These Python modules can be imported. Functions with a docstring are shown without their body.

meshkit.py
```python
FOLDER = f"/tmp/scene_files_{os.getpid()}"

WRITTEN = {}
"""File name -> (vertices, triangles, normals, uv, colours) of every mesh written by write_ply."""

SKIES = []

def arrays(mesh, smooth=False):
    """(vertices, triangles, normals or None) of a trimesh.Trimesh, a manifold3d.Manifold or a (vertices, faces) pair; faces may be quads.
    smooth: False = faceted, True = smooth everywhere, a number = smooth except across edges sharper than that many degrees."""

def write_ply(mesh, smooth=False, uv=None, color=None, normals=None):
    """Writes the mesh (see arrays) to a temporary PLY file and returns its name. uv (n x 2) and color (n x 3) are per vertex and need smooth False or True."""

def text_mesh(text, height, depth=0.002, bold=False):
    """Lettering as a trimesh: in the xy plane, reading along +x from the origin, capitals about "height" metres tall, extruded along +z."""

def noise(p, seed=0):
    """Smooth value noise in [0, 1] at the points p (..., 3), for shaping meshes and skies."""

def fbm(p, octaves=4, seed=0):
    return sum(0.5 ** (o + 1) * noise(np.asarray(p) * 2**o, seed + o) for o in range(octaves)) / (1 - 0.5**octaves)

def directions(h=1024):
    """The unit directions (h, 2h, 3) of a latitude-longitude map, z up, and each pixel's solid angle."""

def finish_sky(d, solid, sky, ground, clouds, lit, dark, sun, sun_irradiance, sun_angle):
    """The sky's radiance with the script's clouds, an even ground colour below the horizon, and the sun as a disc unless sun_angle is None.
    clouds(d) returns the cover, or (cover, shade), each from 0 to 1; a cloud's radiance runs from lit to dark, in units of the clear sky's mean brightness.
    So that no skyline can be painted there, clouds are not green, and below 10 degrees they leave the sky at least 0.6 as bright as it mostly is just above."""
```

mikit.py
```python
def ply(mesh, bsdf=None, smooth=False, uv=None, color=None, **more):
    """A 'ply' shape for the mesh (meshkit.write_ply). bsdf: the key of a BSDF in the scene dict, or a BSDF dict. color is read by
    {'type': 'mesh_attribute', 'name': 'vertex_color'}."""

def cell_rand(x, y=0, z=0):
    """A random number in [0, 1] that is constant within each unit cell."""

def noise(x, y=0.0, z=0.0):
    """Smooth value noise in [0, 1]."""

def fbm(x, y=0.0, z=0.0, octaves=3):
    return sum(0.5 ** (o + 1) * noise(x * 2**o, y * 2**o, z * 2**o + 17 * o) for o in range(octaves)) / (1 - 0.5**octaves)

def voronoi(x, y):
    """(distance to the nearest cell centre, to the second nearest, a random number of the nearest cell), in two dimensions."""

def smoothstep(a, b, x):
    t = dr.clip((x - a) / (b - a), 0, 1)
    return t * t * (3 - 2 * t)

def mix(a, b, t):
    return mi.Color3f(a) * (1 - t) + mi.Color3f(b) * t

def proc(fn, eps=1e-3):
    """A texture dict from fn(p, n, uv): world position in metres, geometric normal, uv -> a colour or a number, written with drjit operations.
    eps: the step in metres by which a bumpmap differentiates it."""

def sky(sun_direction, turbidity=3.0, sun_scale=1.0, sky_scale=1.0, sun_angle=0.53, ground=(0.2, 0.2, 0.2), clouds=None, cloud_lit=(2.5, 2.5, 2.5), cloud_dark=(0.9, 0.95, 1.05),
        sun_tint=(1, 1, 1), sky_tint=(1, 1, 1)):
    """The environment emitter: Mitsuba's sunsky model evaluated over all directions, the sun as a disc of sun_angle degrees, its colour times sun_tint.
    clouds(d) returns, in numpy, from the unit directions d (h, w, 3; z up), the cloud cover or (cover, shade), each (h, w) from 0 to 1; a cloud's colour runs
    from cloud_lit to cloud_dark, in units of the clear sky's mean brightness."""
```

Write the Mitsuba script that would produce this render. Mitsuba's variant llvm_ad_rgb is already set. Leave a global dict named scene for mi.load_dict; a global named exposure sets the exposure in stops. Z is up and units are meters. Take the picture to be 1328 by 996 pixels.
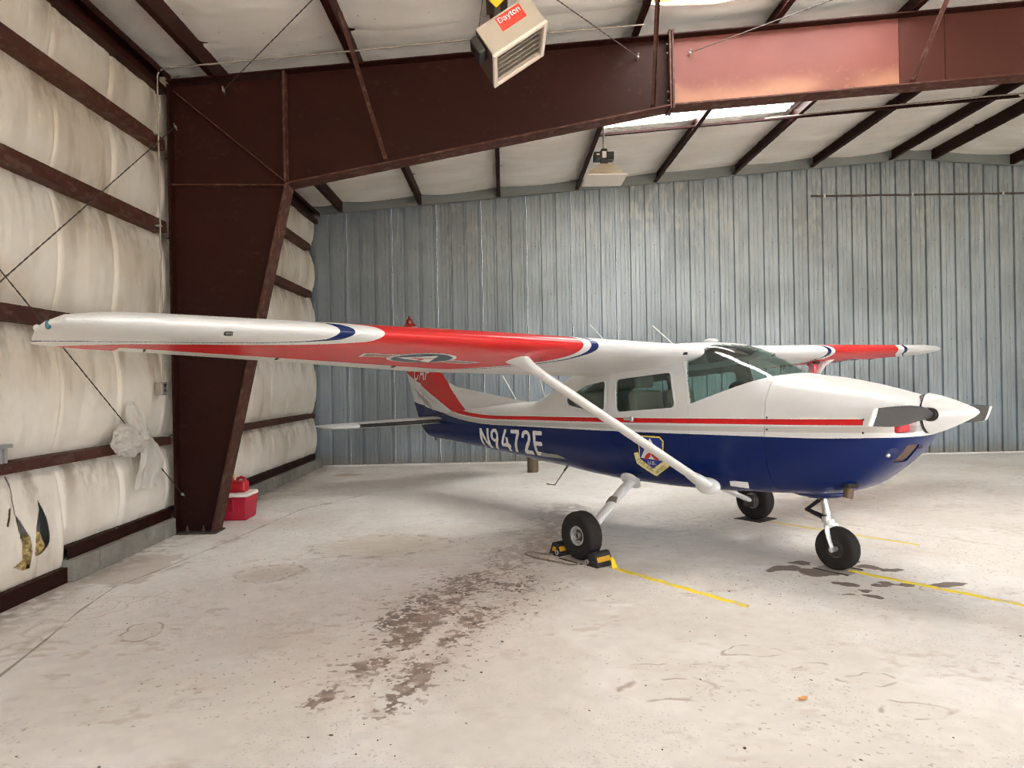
import math, random
import numpy as np, trimesh, shapely
import shapely.geometry as sg
import manifold3d as m3
import drjit as dr
import mitsuba as mi
import mikit, meshkit
from mikit import ply, proc, noise, fbm, voronoi, smoothstep, mix, cell_rand
from scipy.interpolate import PchipInterpolator
from trimesh.creation import box as tbox, cylinder as tcyl, icosphere, revolve, extrude_polygon, triangulate_polygon

T = mi.ScalarTransform4f
rng = np.random.default_rng(7)
scene, labels = {}, {}

# ------------------------------------------------------------------ camera
CAM_H, FOCAL, YAW, PITCH, ROLL = 1.6285, 895.4, .0119, -.0015, -.0193
_f = np.array([math.sin(YAW)*math.cos(PITCH), math.cos(YAW)*math.cos(PITCH), math.sin(PITCH)])
_r = np.cross(_f, [0, 0, 1.]); _r /= np.linalg.norm(_r); _u = np.cross(_r, _f)
_up = -math.sin(ROLL)*_r + math.cos(ROLL)*_u
_o = np.array([0, 0, CAM_H])
scene['camera'] = dict(type='perspective', fov=math.degrees(2*math.atan(664/FOCAL)), fov_axis='x', near_clip=.05, far_clip=500.,
                       to_world=T().look_at(origin=_o.tolist(), target=(_o+_f).tolist(), up=_up.tolist()))
# ------------------------------------------------------------------ light
exposure = 1.40
scene['sky'] = mikit.sky((-.30, .16, .90), turbidity=4.0, sun_scale=9.0, sky_scale=11.0, ground=(.36, .34, .31),
                         clouds=lambda d: .75+0*d[..., 2], cloud_lit=(1.5, 1.48, 1.45), cloud_dark=(1.0, 1.0, 1.0))
SKYLIGHT = (8.6, 8.5, 8.4)

# ------------------------------------------------------------------ colours and materials
def lin(r, g, b):
    c = np.array([r, g, b])/255.
    return np.where(c < .04045, c/12.92, ((c+.055)/1.055)**2.4).tolist()

def rgb(c): return {'type': 'rgb', 'value': list(map(float, c))}

def mat(name, color, rough=.5, metal=0., spec=.5, coat=0., **more):
    b = dict(type='principled', base_color=color if isinstance(color, dict) else rgb(color), roughness=rough if isinstance(rough, dict) else float(rough),
             metallic=float(metal), specular=float(spec), **more)
    if coat: b.update(clearcoat=float(coat), clearcoat_gloss=.95)
    scene[name] = dict(type='twosided', bsdf=b)
    return name

# ------------------------------------------------------------------ mesh helpers
def cat(*ms): return trimesh.util.concatenate([m for m in ms if m is not None])
def bx(x0, x1, y0, y1, z0, z1):
    m = tbox(extents=(abs(x1-x0), abs(y1-y0), abs(z1-z0))); m.apply_translation(((x0+x1)/2, (y0+y1)/2, (z0+z1)/2)); return m
def rbox(x0, x1, y0, y1, z0, z1, r=.01, seg=8):
    pts = [m3.Manifold.sphere(r, seg).translate((x, y, z)) for x in (x0+r, x1-r) for y in (y0+r, y1-r) for z in (z0+r, z1-r)]
    return tm(m3.Manifold.batch_hull(pts))
def tm(man):
    q = man.to_mesh(); return trimesh.Trimesh(q.vert_properties[:, :3], q.tri_verts, process=False)
def man(m): return m3.Manifold(m3.Mesh(np.asarray(m.vertices, np.float32), np.asarray(m.faces, np.uint32)))
def grid(P, closed_v=False, caps=False):
    P = np.asarray(P, float); n, k = P.shape[:2]
    i, j = np.meshgrid(np.arange(n-1), np.arange(k if closed_v else k-1), indexing='ij')
    a, b, c, d = i*k+j, i*k+(j+1) % k, (i+1)*k+(j+1) % k, (i+1)*k+j
    f = np.vstack([np.stack([a, b, c], -1).reshape(-1, 3), np.stack([a, c, d], -1).reshape(-1, 3)])
    v = P.reshape(-1, 3)
    if caps:
        v = np.vstack([v, P[0].mean(0), P[-1].mean(0)]); jj = np.arange(k)
        f = np.vstack([f, np.stack([np.full(k, n*k), (jj+1) % k, jj], 1), np.stack([np.full(k, n*k+1), (n-1)*k+jj, (n-1)*k+(jj+1) % k], 1)])
    m = trimesh.Trimesh(v, f, process=False)
    if caps and m.volume < 0: m.invert()
    return m
def tube(pts, r, sides=10, caps=True, flat=1.):
    p = np.asarray(pts, float); t = np.gradient(p, axis=0); t /= np.linalg.norm(t, axis=1, keepdims=True)
    r = np.broadcast_to(r, (len(p),)); a0 = np.array([0, 0, 1.]) if abs(t[0, 2]) < .9 else np.array([1., 0, 0])
    out = []
    for q, d, rr in zip(p, t, r):
        a = np.cross(a0, d); a /= np.linalg.norm(a); b = np.cross(d, a); a0 = b if abs(np.dot(b, d)) < .99 else a0
        an = np.arange(sides)*2*np.pi/sides
        out.append(q+rr*(np.cos(an)[:, None]*a+flat*np.sin(an)[:, None]*b))
    return grid(out, True, caps)
def rod(a, b, r, sides=10): return tube([a, (np.array(a)+b)/2, b], r, sides)
def bar(a, b, w, h, up=(0, 0, 1)):
    a, b = np.array(a, float), np.array(b, float); d = b-a; L = np.linalg.norm(d); d /= L
    s = np.cross(up, d); s /= np.linalg.norm(s); u = np.cross(d, s)
    m = tbox(extents=(L, w, h)); M = np.eye(4); M[:3, 0], M[:3, 1], M[:3, 2], M[:3, 3] = d, s, u, (a+b)/2
    m.apply_transform(M); return m
def prism(poly, axis, lo, hi):
    """A polygon extruded along an axis: 'x' takes (y, z), 'y' takes (x, z), 'z' takes (x, y)."""
    m = extrude_polygon(poly if isinstance(poly, (sg.Polygon,)) else sg.Polygon(poly), hi-lo, engine='earcut'); v = np.array(m.vertices); v[:, 2] += lo
    w = {'x': v[:, [2, 0, 1]], 'y': v[:, [0, 2, 1]], 'z': v}[axis]
    m = trimesh.Trimesh(w, m.faces, process=False)
    if m.volume < 0: m.invert()
    return m
def sphere(c, r, sub=2, scale=(1, 1, 1)):
    m = icosphere(subdivisions=sub, radius=1.); m.apply_scale(np.array(scale)*r); m.apply_translation(c); return m
def moved(m, t=(0, 0, 0), rot=None):
    m = m.copy()
    if rot: m.apply_transform(trimesh.transformations.rotation_matrix(math.radians(rot[0]), rot[1], rot[2] if len(rot) > 2 else None))
    m.apply_translation(t); return m

def free(key):
    if key not in scene and key not in labels and not any(k.startswith(key+'__') for k in scene): return key
    n = 1
    while f'{key}_{n:03d}' in scene or f'{key}_{n:03d}' in labels or any(k.startswith(f'{key}_{n:03d}__') for k in scene): n += 1
    return f'{key}_{n:03d}'
def put(key, mesh, m, smooth=False, label=None, kind=None, **kw):
    key = free(key) if '__' in key or key in scene else key
    scene[key] = ply(mesh, m, smooth=smooth, **kw)
    d = {}
    if label: d['label'] = label
    if kind: d['kind'] = kind
    if d: labels[key] = d
    return key
def thing(key, label, category, group=None):
    key = free(key); labels[key] = dict(label=label, category=category)
    if group: labels[key]['group'] = group
    return key
def structure(key): labels.setdefault(key, {})['kind'] = 'structure'

# =================================================================== SETTING
X_L, X_RIDGE, X_R, Y_B, Y_F = -3.93, 8.43, 20.8, 14.1, -3.2
SLOPE = .078
def z_roof(x): return 5.62+SLOPE*(X_RIDGE-np.abs(np.asarray(x, float)-X_RIDGE))

# ---- floor
STAIN = [(-1.02, 3.56, .07), (-.86, 3.95, .17), (-.72, 4.4, .26), (-.62, 4.85, .33), (-.45, 5.3, .37), (-.12, 5.8, .40), (.2, 6.6, .42), (.6, 7.6, .36), (.75, 9.0, .3)]
STAIN2 = [(-.64, 3.46, .09), (-.47, 3.95, .17), (-.32, 4.45, .17), (-.15, 4.85, .22), (.1, 5.6, .28)]
def seg_dist(x, y, a, b):
    dx, dy = b[0]-a[0], b[1]-a[1]; t = dr.clip(((x-a[0])*dx+(y-a[1])*dy)/(dx*dx+dy*dy), 0, 1)
    return dr.sqrt(dr.square(x-a[0]-t*dx)+dr.square(y-a[1]-t*dy)), t
OIL = [(2.36, 5.84, .15, .09), (2.60, 5.72, .15, .13), (2.55, 6.0, .13, .08), (2.66, 5.36, .09, .075), (2.54, 5.14, .05, .03), (2.68, 5.09, .045, .05), (2.73, 5.21, .04, .025), (3.08, 5.84, .13, .09), (3.22, 5.74, .08, .06), (2.98, 6.1, .12, .09), (3.06, 5.31, .13, .025), (2.93, 5.33, .05, .05), (3.42, 5.33, .16, .05)]
RINGS = [(1.95, 3.34, .17, .10), (1.93, 3.66, .15, .08), (1.70, 3.86, .13, .05), (.84, 3.62, .25, .13), (.95, 3.90, .30, .05), (-2.47, 4.70, .10, .17), (-2.50, 5.03, .09, .05), (1.45, 4.1, .16, .07), (3.3, 5.18, .14, .09)]
CRACK = [(-2.90, 1.0), (-2.93, 4.0), (-3.04, 4.57), (-3.17, 5.11), (-3.26, 5.75), (-3.12, 6.38), (-2.96, 7.46), (-2.72, 9.26), (-2.05, 10.46)]
def floor_color(p, n, uv):
    x, y = p.x, p.y
    big = fbm(x*.35+3, y*.35, 1.7, octaves=4); med = fbm(x*1.7, y*1.7, 5.2, octaves=4); fine = fbm(x*14, y*14, 2.1, octaves=4)
    c = mix((.71, .685, .635), (.63, .595, .535), smoothstep(.38, .68, big))
    c = mix(c, (.76, .74, .70), .6*smoothstep(.48, .70, med))
    c = mix(c, (.55, .49, .42), .5*smoothstep(.54, .8, fbm(x*.8+9, y*1.1, 9.3, octaves=4)))
    c *= .92+.16*fine
    c = mix(c, (.50, .43, .36), .55*smoothstep(.50, .66, fbm(x*2.7+3, y*4.1, 6.6, octaves=4))*smoothstep(.5, .7, fbm(x*11, y*17, 1.6, octaves=3)))
    d = mi.Float(9.)
    for path in (STAIN, STAIN2):
        for a, b in zip(path[:-1], path[1:]):
            q, t = seg_dist(x, y, a, b); d = dr.minimum(d, q/(a[2]*(1-t)+b[2]*t))
    clump = .50*fbm(x*3.1+20, y*3.1-7, 3.3, octaves=3)+.30*fbm(x*10., y*10., 7.7, octaves=3)+.20*fbm(x*34, y*34., 2.7, octaves=2)
    thr = .455+.16*dr.square(dr.minimum(d, 2.))-.035*smoothstep(.8, .2, d)
    grit = .45*fbm(x*15+3, y*15, 4.1, octaves=2)+.55*fbm(x*44, y*44, 9.1, octaves=2); m = smoothstep(thr-.02, thr+.06, clump)*smoothstep(.43, .56, grit+.5*dr.maximum(clump-thr-.04, 0.))
    far = smoothstep(5.4, 7.0, y)
    c = mix(c, (.40, .345, .30), .42*smoothstep(1.5, .3, d)*smoothstep(.35, .6, fine))
    c = mix(c, mix((.165, .125, .10), (.30, .24, .20), smoothstep(.3, .7, fine)), m*(.92-.55*far))
    c = mix(c, (.34, .285, .245), .5*smoothstep(2.2, .4, d)*smoothstep(5.6, 7.5, y)*smoothstep(.40, .62, .5*fine+.5*med))
    c = mix(c, (.24, .19, .155), .75*smoothstep(.60, .67, fbm(x*21, y*23, 4.4, octaves=3))*smoothstep(2.3, .6, d)*(1-.6*far))
    # scattered specks and flakes
    wx1, wy1 = x+.05*fbm(x*30, y*30, 1.), y+.05*fbm(x*30, y*30, 4.)
    a1, _, w1 = voronoi(wx1*7.3, wy1*9.3)
    c = mix(c, (.22, .18, .145), .75*smoothstep(.02+.10*dr.square(w1*3-2), .0, a1)*smoothstep(.72, .8, w1)*smoothstep(.38, .55, fbm(x*.9+4, y*.9, 8.8)))
    wx2, wy2 = x+.03*fbm(x*50, y*50, 1.), y+.03*fbm(x*50, y*50, 4.)
    a2, _, w2 = voronoi(wx2*23., wy2*21.)
    c = mix(c, (.29, .24, .20), .7*smoothstep(.24, .06, a2)*smoothstep(.66, .80, w2)*smoothstep(.36, .62, fbm(x*1.3, y*1.3+8, 3.8)))
    a3, _, w3 = voronoi(wx2*61., wy2*55.)
    c = mix(c, (.36, .30, .25), .6*smoothstep(.30, .1, a3)*smoothstep(.6, .85, w3)*smoothstep(.42, .62, fbm(x*1.9+31, y*1.9+8, 3.8)))
    # dried tide lines of old puddles
    r = fbm(x*.95+40, y*1.25+13, 6.1, octaves=4); ring = smoothstep(.012, .0, dr.abs(r-.56))+.8*smoothstep(.009, .0, dr.abs(r-.50))
    c = mix(c, (.38, .32, .26), .35*dr.clip(ring, 0, 1)*smoothstep(.50, .64, fbm(x*.6, y*.6+30, 2.2)))
    wx, wy = x+.16*(fbm(x*5, y*5, 3.)-.5), y+.14*(fbm(x*5, y*5, 8.)-.5)
    for ox, oy, a, b in RINGS:
        q = dr.sqrt(dr.square((wx-ox)/a)+dr.square((wy-oy)/b)); c = mix(c, (.34, .27, .21), .75*smoothstep(.16, .02, dr.abs(q-1))*smoothstep(.40, .56, fbm(x*7+ox, y*7, 5.5))); c = mix(c, (.56, .50, .43), .25*smoothstep(1.05, .7, q))
    # brown patches in mid floor
    for ox, oy, a, b in ((-1.3, 7.0, .62, .5), (-2.1, 6.1, .3, .3)):
        q = dr.sqrt(dr.square((x-ox)/a)+dr.square((y-oy)/b))+1.2*(med-.5)+.5*(fine-.5)
        c = mix(c, (.44, .38, .28), .42*smoothstep(1.3, .3, q)); c = mix(c, (.24, .19, .14), .5*smoothstep(.14, .02, dr.abs(q-.98))*smoothstep(.47, .6, fine))
    q = dr.maximum(dr.abs((x+3.42)/.30+.35*(y-6.35)), dr.abs((y-6.35)/.5))+.5*(fine-.5)
    c = mix(c, (.42, .36, .30), .6*smoothstep(1.05, .9, q))
    # cracks and joints of the slab
    for path, k in ((CRACK, 1.), ([(3.3, 8.1), (4.6, 6.55), (7.6, 4.2)], .55)):
        for a, b in zip(path[:-1], path[1:]):
            q, t = seg_dist(x, y, a, b); q = q+.03*(fbm(x*5, y*5, 1.1)-.5)
            c = mix(c, (.20, .165, .13), k*.7*smoothstep(.013, .003, q)); c = mix(c, (.36, .30, .25), k*.6*smoothstep(.16, .0, q)*smoothstep(.50, .62, fbm(x*5+7, y*2.4, 4.4, octaves=4)))
    # dirt along the left wall
    c = mix(c, (.30, .255, .21), .85*smoothstep(.55, .05, x-(-3.75)+.5*(med-.5))*smoothstep(.34, .6, fine*.5+med*.5))
    c = mix(c, (.36, .25, .14), .6*smoothstep(.35, .15, dr.sqrt(dr.square(x+2.9)+dr.square((y-12.7)*1.4))+.2*(med-.5)))
    # oil under the nose wheel
    o = mi.Float(0.)
    wx, wy = x+.16*(fbm(x*6, y*6, 3.)-.5)+.05*(fine-.5), y+.16*(fbm(x*6, y*6, 8.)-.5)+.05*(fine-.5)
    for ox, oy, a, b in OIL:
        o = dr.maximum(o, smoothstep(1.15, .92, dr.sqrt(dr.square((wx-ox)/a)+dr.square((wy-oy)/b))))
    c = mix(c, (.10, .066, .05), o*.86)
    return c
mat('concrete', proc(floor_color), proc(lambda p, n, uv: .42+.3*fbm(p.x*2, p.y*2, .3)), spec=.35)
put('floor', bx(X_L-.2, X_R+.2, Y_F-.3, Y_B+.2, -.2, 0), 'concrete'); structure('floor')
mat('apron_concrete', lin(206, 202, 192), .8)
put('apron', bx(-60, 80, -70, Y_F-.3, -.25, -.02), 'apron_concrete'); structure('apron')

# ---- steel
def steel_color(p, n, uv):
    f = fbm(p.x*3, p.y*3, p.z*3, octaves=4); g = fbm(p.x*24, p.y*24, p.z*24)
    c = mix((.019, .0048, .0036), (.013, .0034, .0026), f)
    return mix(c, (.12, .07, .05), .12*smoothstep(.56, .8, g)*smoothstep(.45, .65, f))
mat('red_steel', proc(steel_color), .55, spec=.10)
def dusty_color(p, n, uv):
    f = fbm(p.x*4, p.y*4, p.z*4, octaves=4); g = fbm(p.x*17, p.y*17, p.z*17)
    return mix(mix((.058, .024, .018), (.034, .014, .011), f), (.10, .07, .055), .5*smoothstep(.5, .75, g))
mat('dusty_steel', proc(dusty_color), .6, spec=.12)
def faded_lit_color(p, n, uv):  # faded paint past the splice, with skylight and its falloff mixed into the colour
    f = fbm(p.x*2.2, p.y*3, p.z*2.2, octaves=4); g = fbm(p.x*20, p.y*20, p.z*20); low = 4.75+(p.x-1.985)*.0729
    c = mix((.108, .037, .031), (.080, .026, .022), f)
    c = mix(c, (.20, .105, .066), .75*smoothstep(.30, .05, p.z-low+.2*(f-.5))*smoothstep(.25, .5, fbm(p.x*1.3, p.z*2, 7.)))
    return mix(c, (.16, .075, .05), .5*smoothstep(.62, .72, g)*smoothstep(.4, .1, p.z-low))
mat('faded_lit_steel', proc(faded_lit_color), .55, spec=.15)
mat('falloff_steel', proc(lambda p, n, uv: mix((.046, .0145, .0115), (.033, .0105, .0085), fbm(p.x*2.2, p.y*3, p.z*2.2, octaves=4))), .55, spec=.12)  # darker web tone, stands in for the skylight falling off to the right
mat('galvanized', rgb((.42, .43, .42)), .42, metal=.7)
mat('dark_iron', lin(52, 46, 42), .6)

# ---- left wall: vinyl faced insulation between girts
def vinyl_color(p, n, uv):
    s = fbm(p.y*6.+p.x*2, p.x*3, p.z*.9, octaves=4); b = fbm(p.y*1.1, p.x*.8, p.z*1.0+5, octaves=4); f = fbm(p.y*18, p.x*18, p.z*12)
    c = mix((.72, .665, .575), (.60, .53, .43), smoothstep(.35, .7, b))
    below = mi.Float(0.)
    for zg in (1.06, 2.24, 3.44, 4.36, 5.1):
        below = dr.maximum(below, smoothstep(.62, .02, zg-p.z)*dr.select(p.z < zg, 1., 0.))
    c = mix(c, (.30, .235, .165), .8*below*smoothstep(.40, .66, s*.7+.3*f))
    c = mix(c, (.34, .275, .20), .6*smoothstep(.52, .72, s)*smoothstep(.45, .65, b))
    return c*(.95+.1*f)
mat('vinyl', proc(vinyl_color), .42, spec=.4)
def roof_vinyl_color(p, n, uv):
    b = fbm(p.x*.9, p.y*1.7, 4., octaves=4); s = fbm(p.x*1.5, p.y*9, 2.)
    c = mix((.86, .82, .75), (.78, .735, .66), smoothstep(.35, .7, b))
    a, _, w = voronoi(p.x*3.1, p.y*3.1)
    return mix(c*(.96+.08*s), (.28, .22, .17), .6*smoothstep(.045, .02, a)*smoothstep(.75, .8, w))
mat('roof_vinyl', proc(roof_vinyl_color), .5, spec=.3)
GIRT_Z = [(.25, 0), (1.06, -1), (2.24, 1), (3.44, 1), (4.36, 1), (5.2, 1)]
HOLE_A = sg.Polygon([(5.385, .70), (5.43, .63), (5.50, .48), (5.525, .34), (5.52, .235), (5.44, .235), (5.34, .285), (5.43, .32), (5.425, .44), (5.40, .58)])
HOLE_B = sg.Polygon([(5.665, .76), (5.695, .70), (5.735, .58), (5.755, .45), (5.75, .39), (5.68, .345), (5.59, .31), (5.55, .325), (5.545, .45), (5.57, .55), (5.62, .62), (5.66, .67)])
SLIT_A = sg.LineString([(5.385, .69), (5.38, .80), (5.387, .88), (5.375, .98)]).buffer(.006)
SLIT_B = sg.LineString([(5.30, .62), (5.325, .68), (5.34, .73)]).buffer(.012)
HOLES = shapely.union_all([HOLE_A, HOLE_B, SLIT_A, SLIT_B])
def blanket(y0, y1, z0, dy, dz, torn=False):
    ys = np.linspace(y0, y1, int((y1-y0)/dy)+1); zs = np.linspace(z0, 5.36, int((5.36-z0)/dz)+1)
    Y, Z = np.meshgrid(ys, zs)
    levels = np.array([z0-.12]+[1.06, 2.24, 3.44, 4.36, 5.3]); i = np.clip(np.searchsorted(levels, Z)-1, 0, len(levels)-2)
    t = np.clip((Z-levels[i])/(levels[i+1]-levels[i]), 0, 1); bulge = np.sin(np.pi*t)**.6
    P = np.stack([Y*3.2, Z*.55, Y*0], -1)
    wr = meshkit.fbm(P+[0, i.mean(), 2.], 4, 3)-.5
    fine = meshkit.fbm(np.stack([Y*14, Z*2.3, Y*0], -1), 3, 8)-.5
    e = np.minimum(Y-y0, y1-Y); seam = -.03*np.exp(-e/.025)+.012*np.exp(-((e-.05)/.03)**2)
    X = X_L+.012+.125*bulge+bulge*(.06*wr+.010*fine)+.6*seam*(.3+bulge)
    if torn: X += .04*np.exp(-((Z-.1)/.3)**2)+.05*np.exp(-(((Y-5.6)/.16)**2+((Z-.45)/.2)**2))
    if torn: X = np.minimum(X, -3.86+.16*np.clip((Z-.10)/.22, 0, 1)**.6)
    X = np.minimum(X, -3.765 if not torn else -3.70)
    m = grid(np.stack([X, Y, Z], -1))
    if torn:
        c = m.triangles_center; keep = ~shapely.contains_xy(HOLES, c[:, 1], c[:, 2]); m.update_faces(keep); m.remove_unreferenced_vertices()
        m = cat(m, moved(trimesh.Trimesh(m.vertices, m.faces[:, ::-1], process=False), (-.004, 0, 0)))
    return m
k0 = int(math.ceil((5.95-Y_F)/.9))
for k in range(-k0, 10):
    a, b = max(5.95+.9*k, Y_F), min(5.95+.9*(k+1), Y_B)
    if k == -1: b = 5.975
    if b-a < .05: continue
    torn = k == -1
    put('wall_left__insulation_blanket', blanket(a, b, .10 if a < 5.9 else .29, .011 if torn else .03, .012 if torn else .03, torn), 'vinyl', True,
        label='torn blanket with yellow fibre showing through two rips' if torn else None)
structure('wall_left')
mat('outer_sheet', rgb((.42, .41, .39)), .6)
put('wall_left__sheeting', bx(X_L-.14, X_L-.10, Y_F, Y_B+.1, 0, 5.5), 'outer_sheet')
# yellow fibre behind the tear
def fibre_color(p, n, uv):
    f = fbm(p.x*40, p.y*40, p.z*40, octaves=4); return mix((.52, .40, .17), (.20, .13, .05), smoothstep(.35, .7, f))
mat('glass_fibre', proc(fibre_color), .95, spec=.1)
def fibre_lump(c, s, seed):
    m = icosphere(subdivisions=4); n = meshkit.fbm(np.array(m.vertices)*2.2+seed, 4, seed); m.vertices *= (.7+.6*n)[:, None]; m.apply_scale(s); m.apply_translation(c); return m
put('wall_left__fibre_batt', cat(fibre_lump((-3.86, 5.64, .36), (.07, .13, .13), 1), fibre_lump((-3.85, 5.45, .27), (.06, .08, .08), 2), fibre_lump((-3.87, 5.42, .48), (.045, .035, .22), 3)), 'glass_fibre', True, label='yellow fibre batt showing through the rips')
mat('backing_grey', lin(150, 146, 140), .8)
put('wall_left__backing_sheet', bx(-3.925, -3.92, 5.25, 5.85, .15, .85), 'backing_grey')  # grey sheet added close behind the rips to lighten the dark cavity
# girts, eave strut, base channel
def girt(z, kind, y0, y1, deep=.19):
    xi = X_L+deep
    if kind > 0: return cat(bx(X_L-.05, xi, y0, y1, z-.06, z-.053), bx(xi-.007, xi, y0, y1, z-.06, z+.065), bx(xi-.03, xi-.002, y0, y1, z+.058, z+.065))
    return cat(bx(X_L-.05, xi, y0, y1, z+.035, z+.042), bx(xi-.007, xi, y0, y1, z-.045, z+.042), bx(xi-.03, xi-.002, y0, y1, z-.045, z-.038))
for z, k in GIRT_Z[1:5]:
    for a, b in ((Y_F, 7.78), (8.02, Y_B-.5 if k > 0 else Y_B-.4)):
        put('wall_left__girt', girt(z, k, a, b), 'dusty_steel')
for a, b in ((Y_F, 7.78), (8.02, Y_B-.05)):
    put('wall_left__eave_strut', cat(bx(-3.80, -3.79, a, b, 4.93, 5.20), bx(X_L, -3.70, a, b, 4.93, 4.94), bx(-3.71, -3.70, a, b, 4.93, 5.0), bx(X_L, -3.66, a, b, 5.13, 5.14), bx(-3.67, -3.66, a, b, 5.07, 5.14)), 'red_steel')
put('wall_left__base_channel', cat(bx(X_L, -3.755, 5.95, 7.78, .285, .292), bx(-3.762, -3.755, 5.95, 7.78, .19, .30), bx(X_L, -3.755, 8.02, Y_B-.4, .285, .292), bx(-3.762, -3.755, 8.02, Y_B-.4, .19, .30)), 'red_steel')
put('wall_left__base_channel', cat(bx(-3.83, -3.75, Y_F, 5.94, .0, .13)), 'red_steel')
def block_color(p, n, uv):
    f = fbm(p.x*7, p.y*7, p.z*7, octaves=4); g = fbm(p.x*50, p.y*50, p.z*50)
    return mix((.23, .225, .195), (.13, .122, .105), f)*(.85+.3*g)
mat('block_grey', proc(block_color), .9, spec=.2)
y = 5.93
while y < Y_B-.2:
    e = min(y+.388, Y_B)
    jx = rng.uniform(-.006, .006)
    put('wall_left__block', rbox(X_L-.08, -3.70+jx, y, e, 0, .188, .008, 6), 'block_grey')
    y += .398

# ---- rear wall: ribbed galvanised panels
def sheet_color(p, n, uv):
    s = fbm(p.x*22, p.z*.35, 1.0, octaves=3); b = fbm(p.x*1.1, p.z*.9, 3.3, octaves=4); q = cell_rand(dr.floor((p.x+4.0)/.9144), 3)
    g = fbm(p.x*9., p.z*4.5, 9., octaves=4)
    c = mix((.250, .290, .318), (.182, .212, .230), smoothstep(.3, .7, b))*(.90+.2*s)*(.93+.14*q)
    c = mix(c, (.40, .395, .37), .28*smoothstep(.50, .72, fbm(p.x*14., p.z*5, 9., octaves=4))*smoothstep(3.3, 5.2, p.z))
    c = mix(c, (.20, .18, .15), .7*smoothstep(.30, .0, p.z+.2*(g-.5)))
    return c
mat('sheet_metal', proc(sheet_color), .46, metal=.35, spec=.4)
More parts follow.
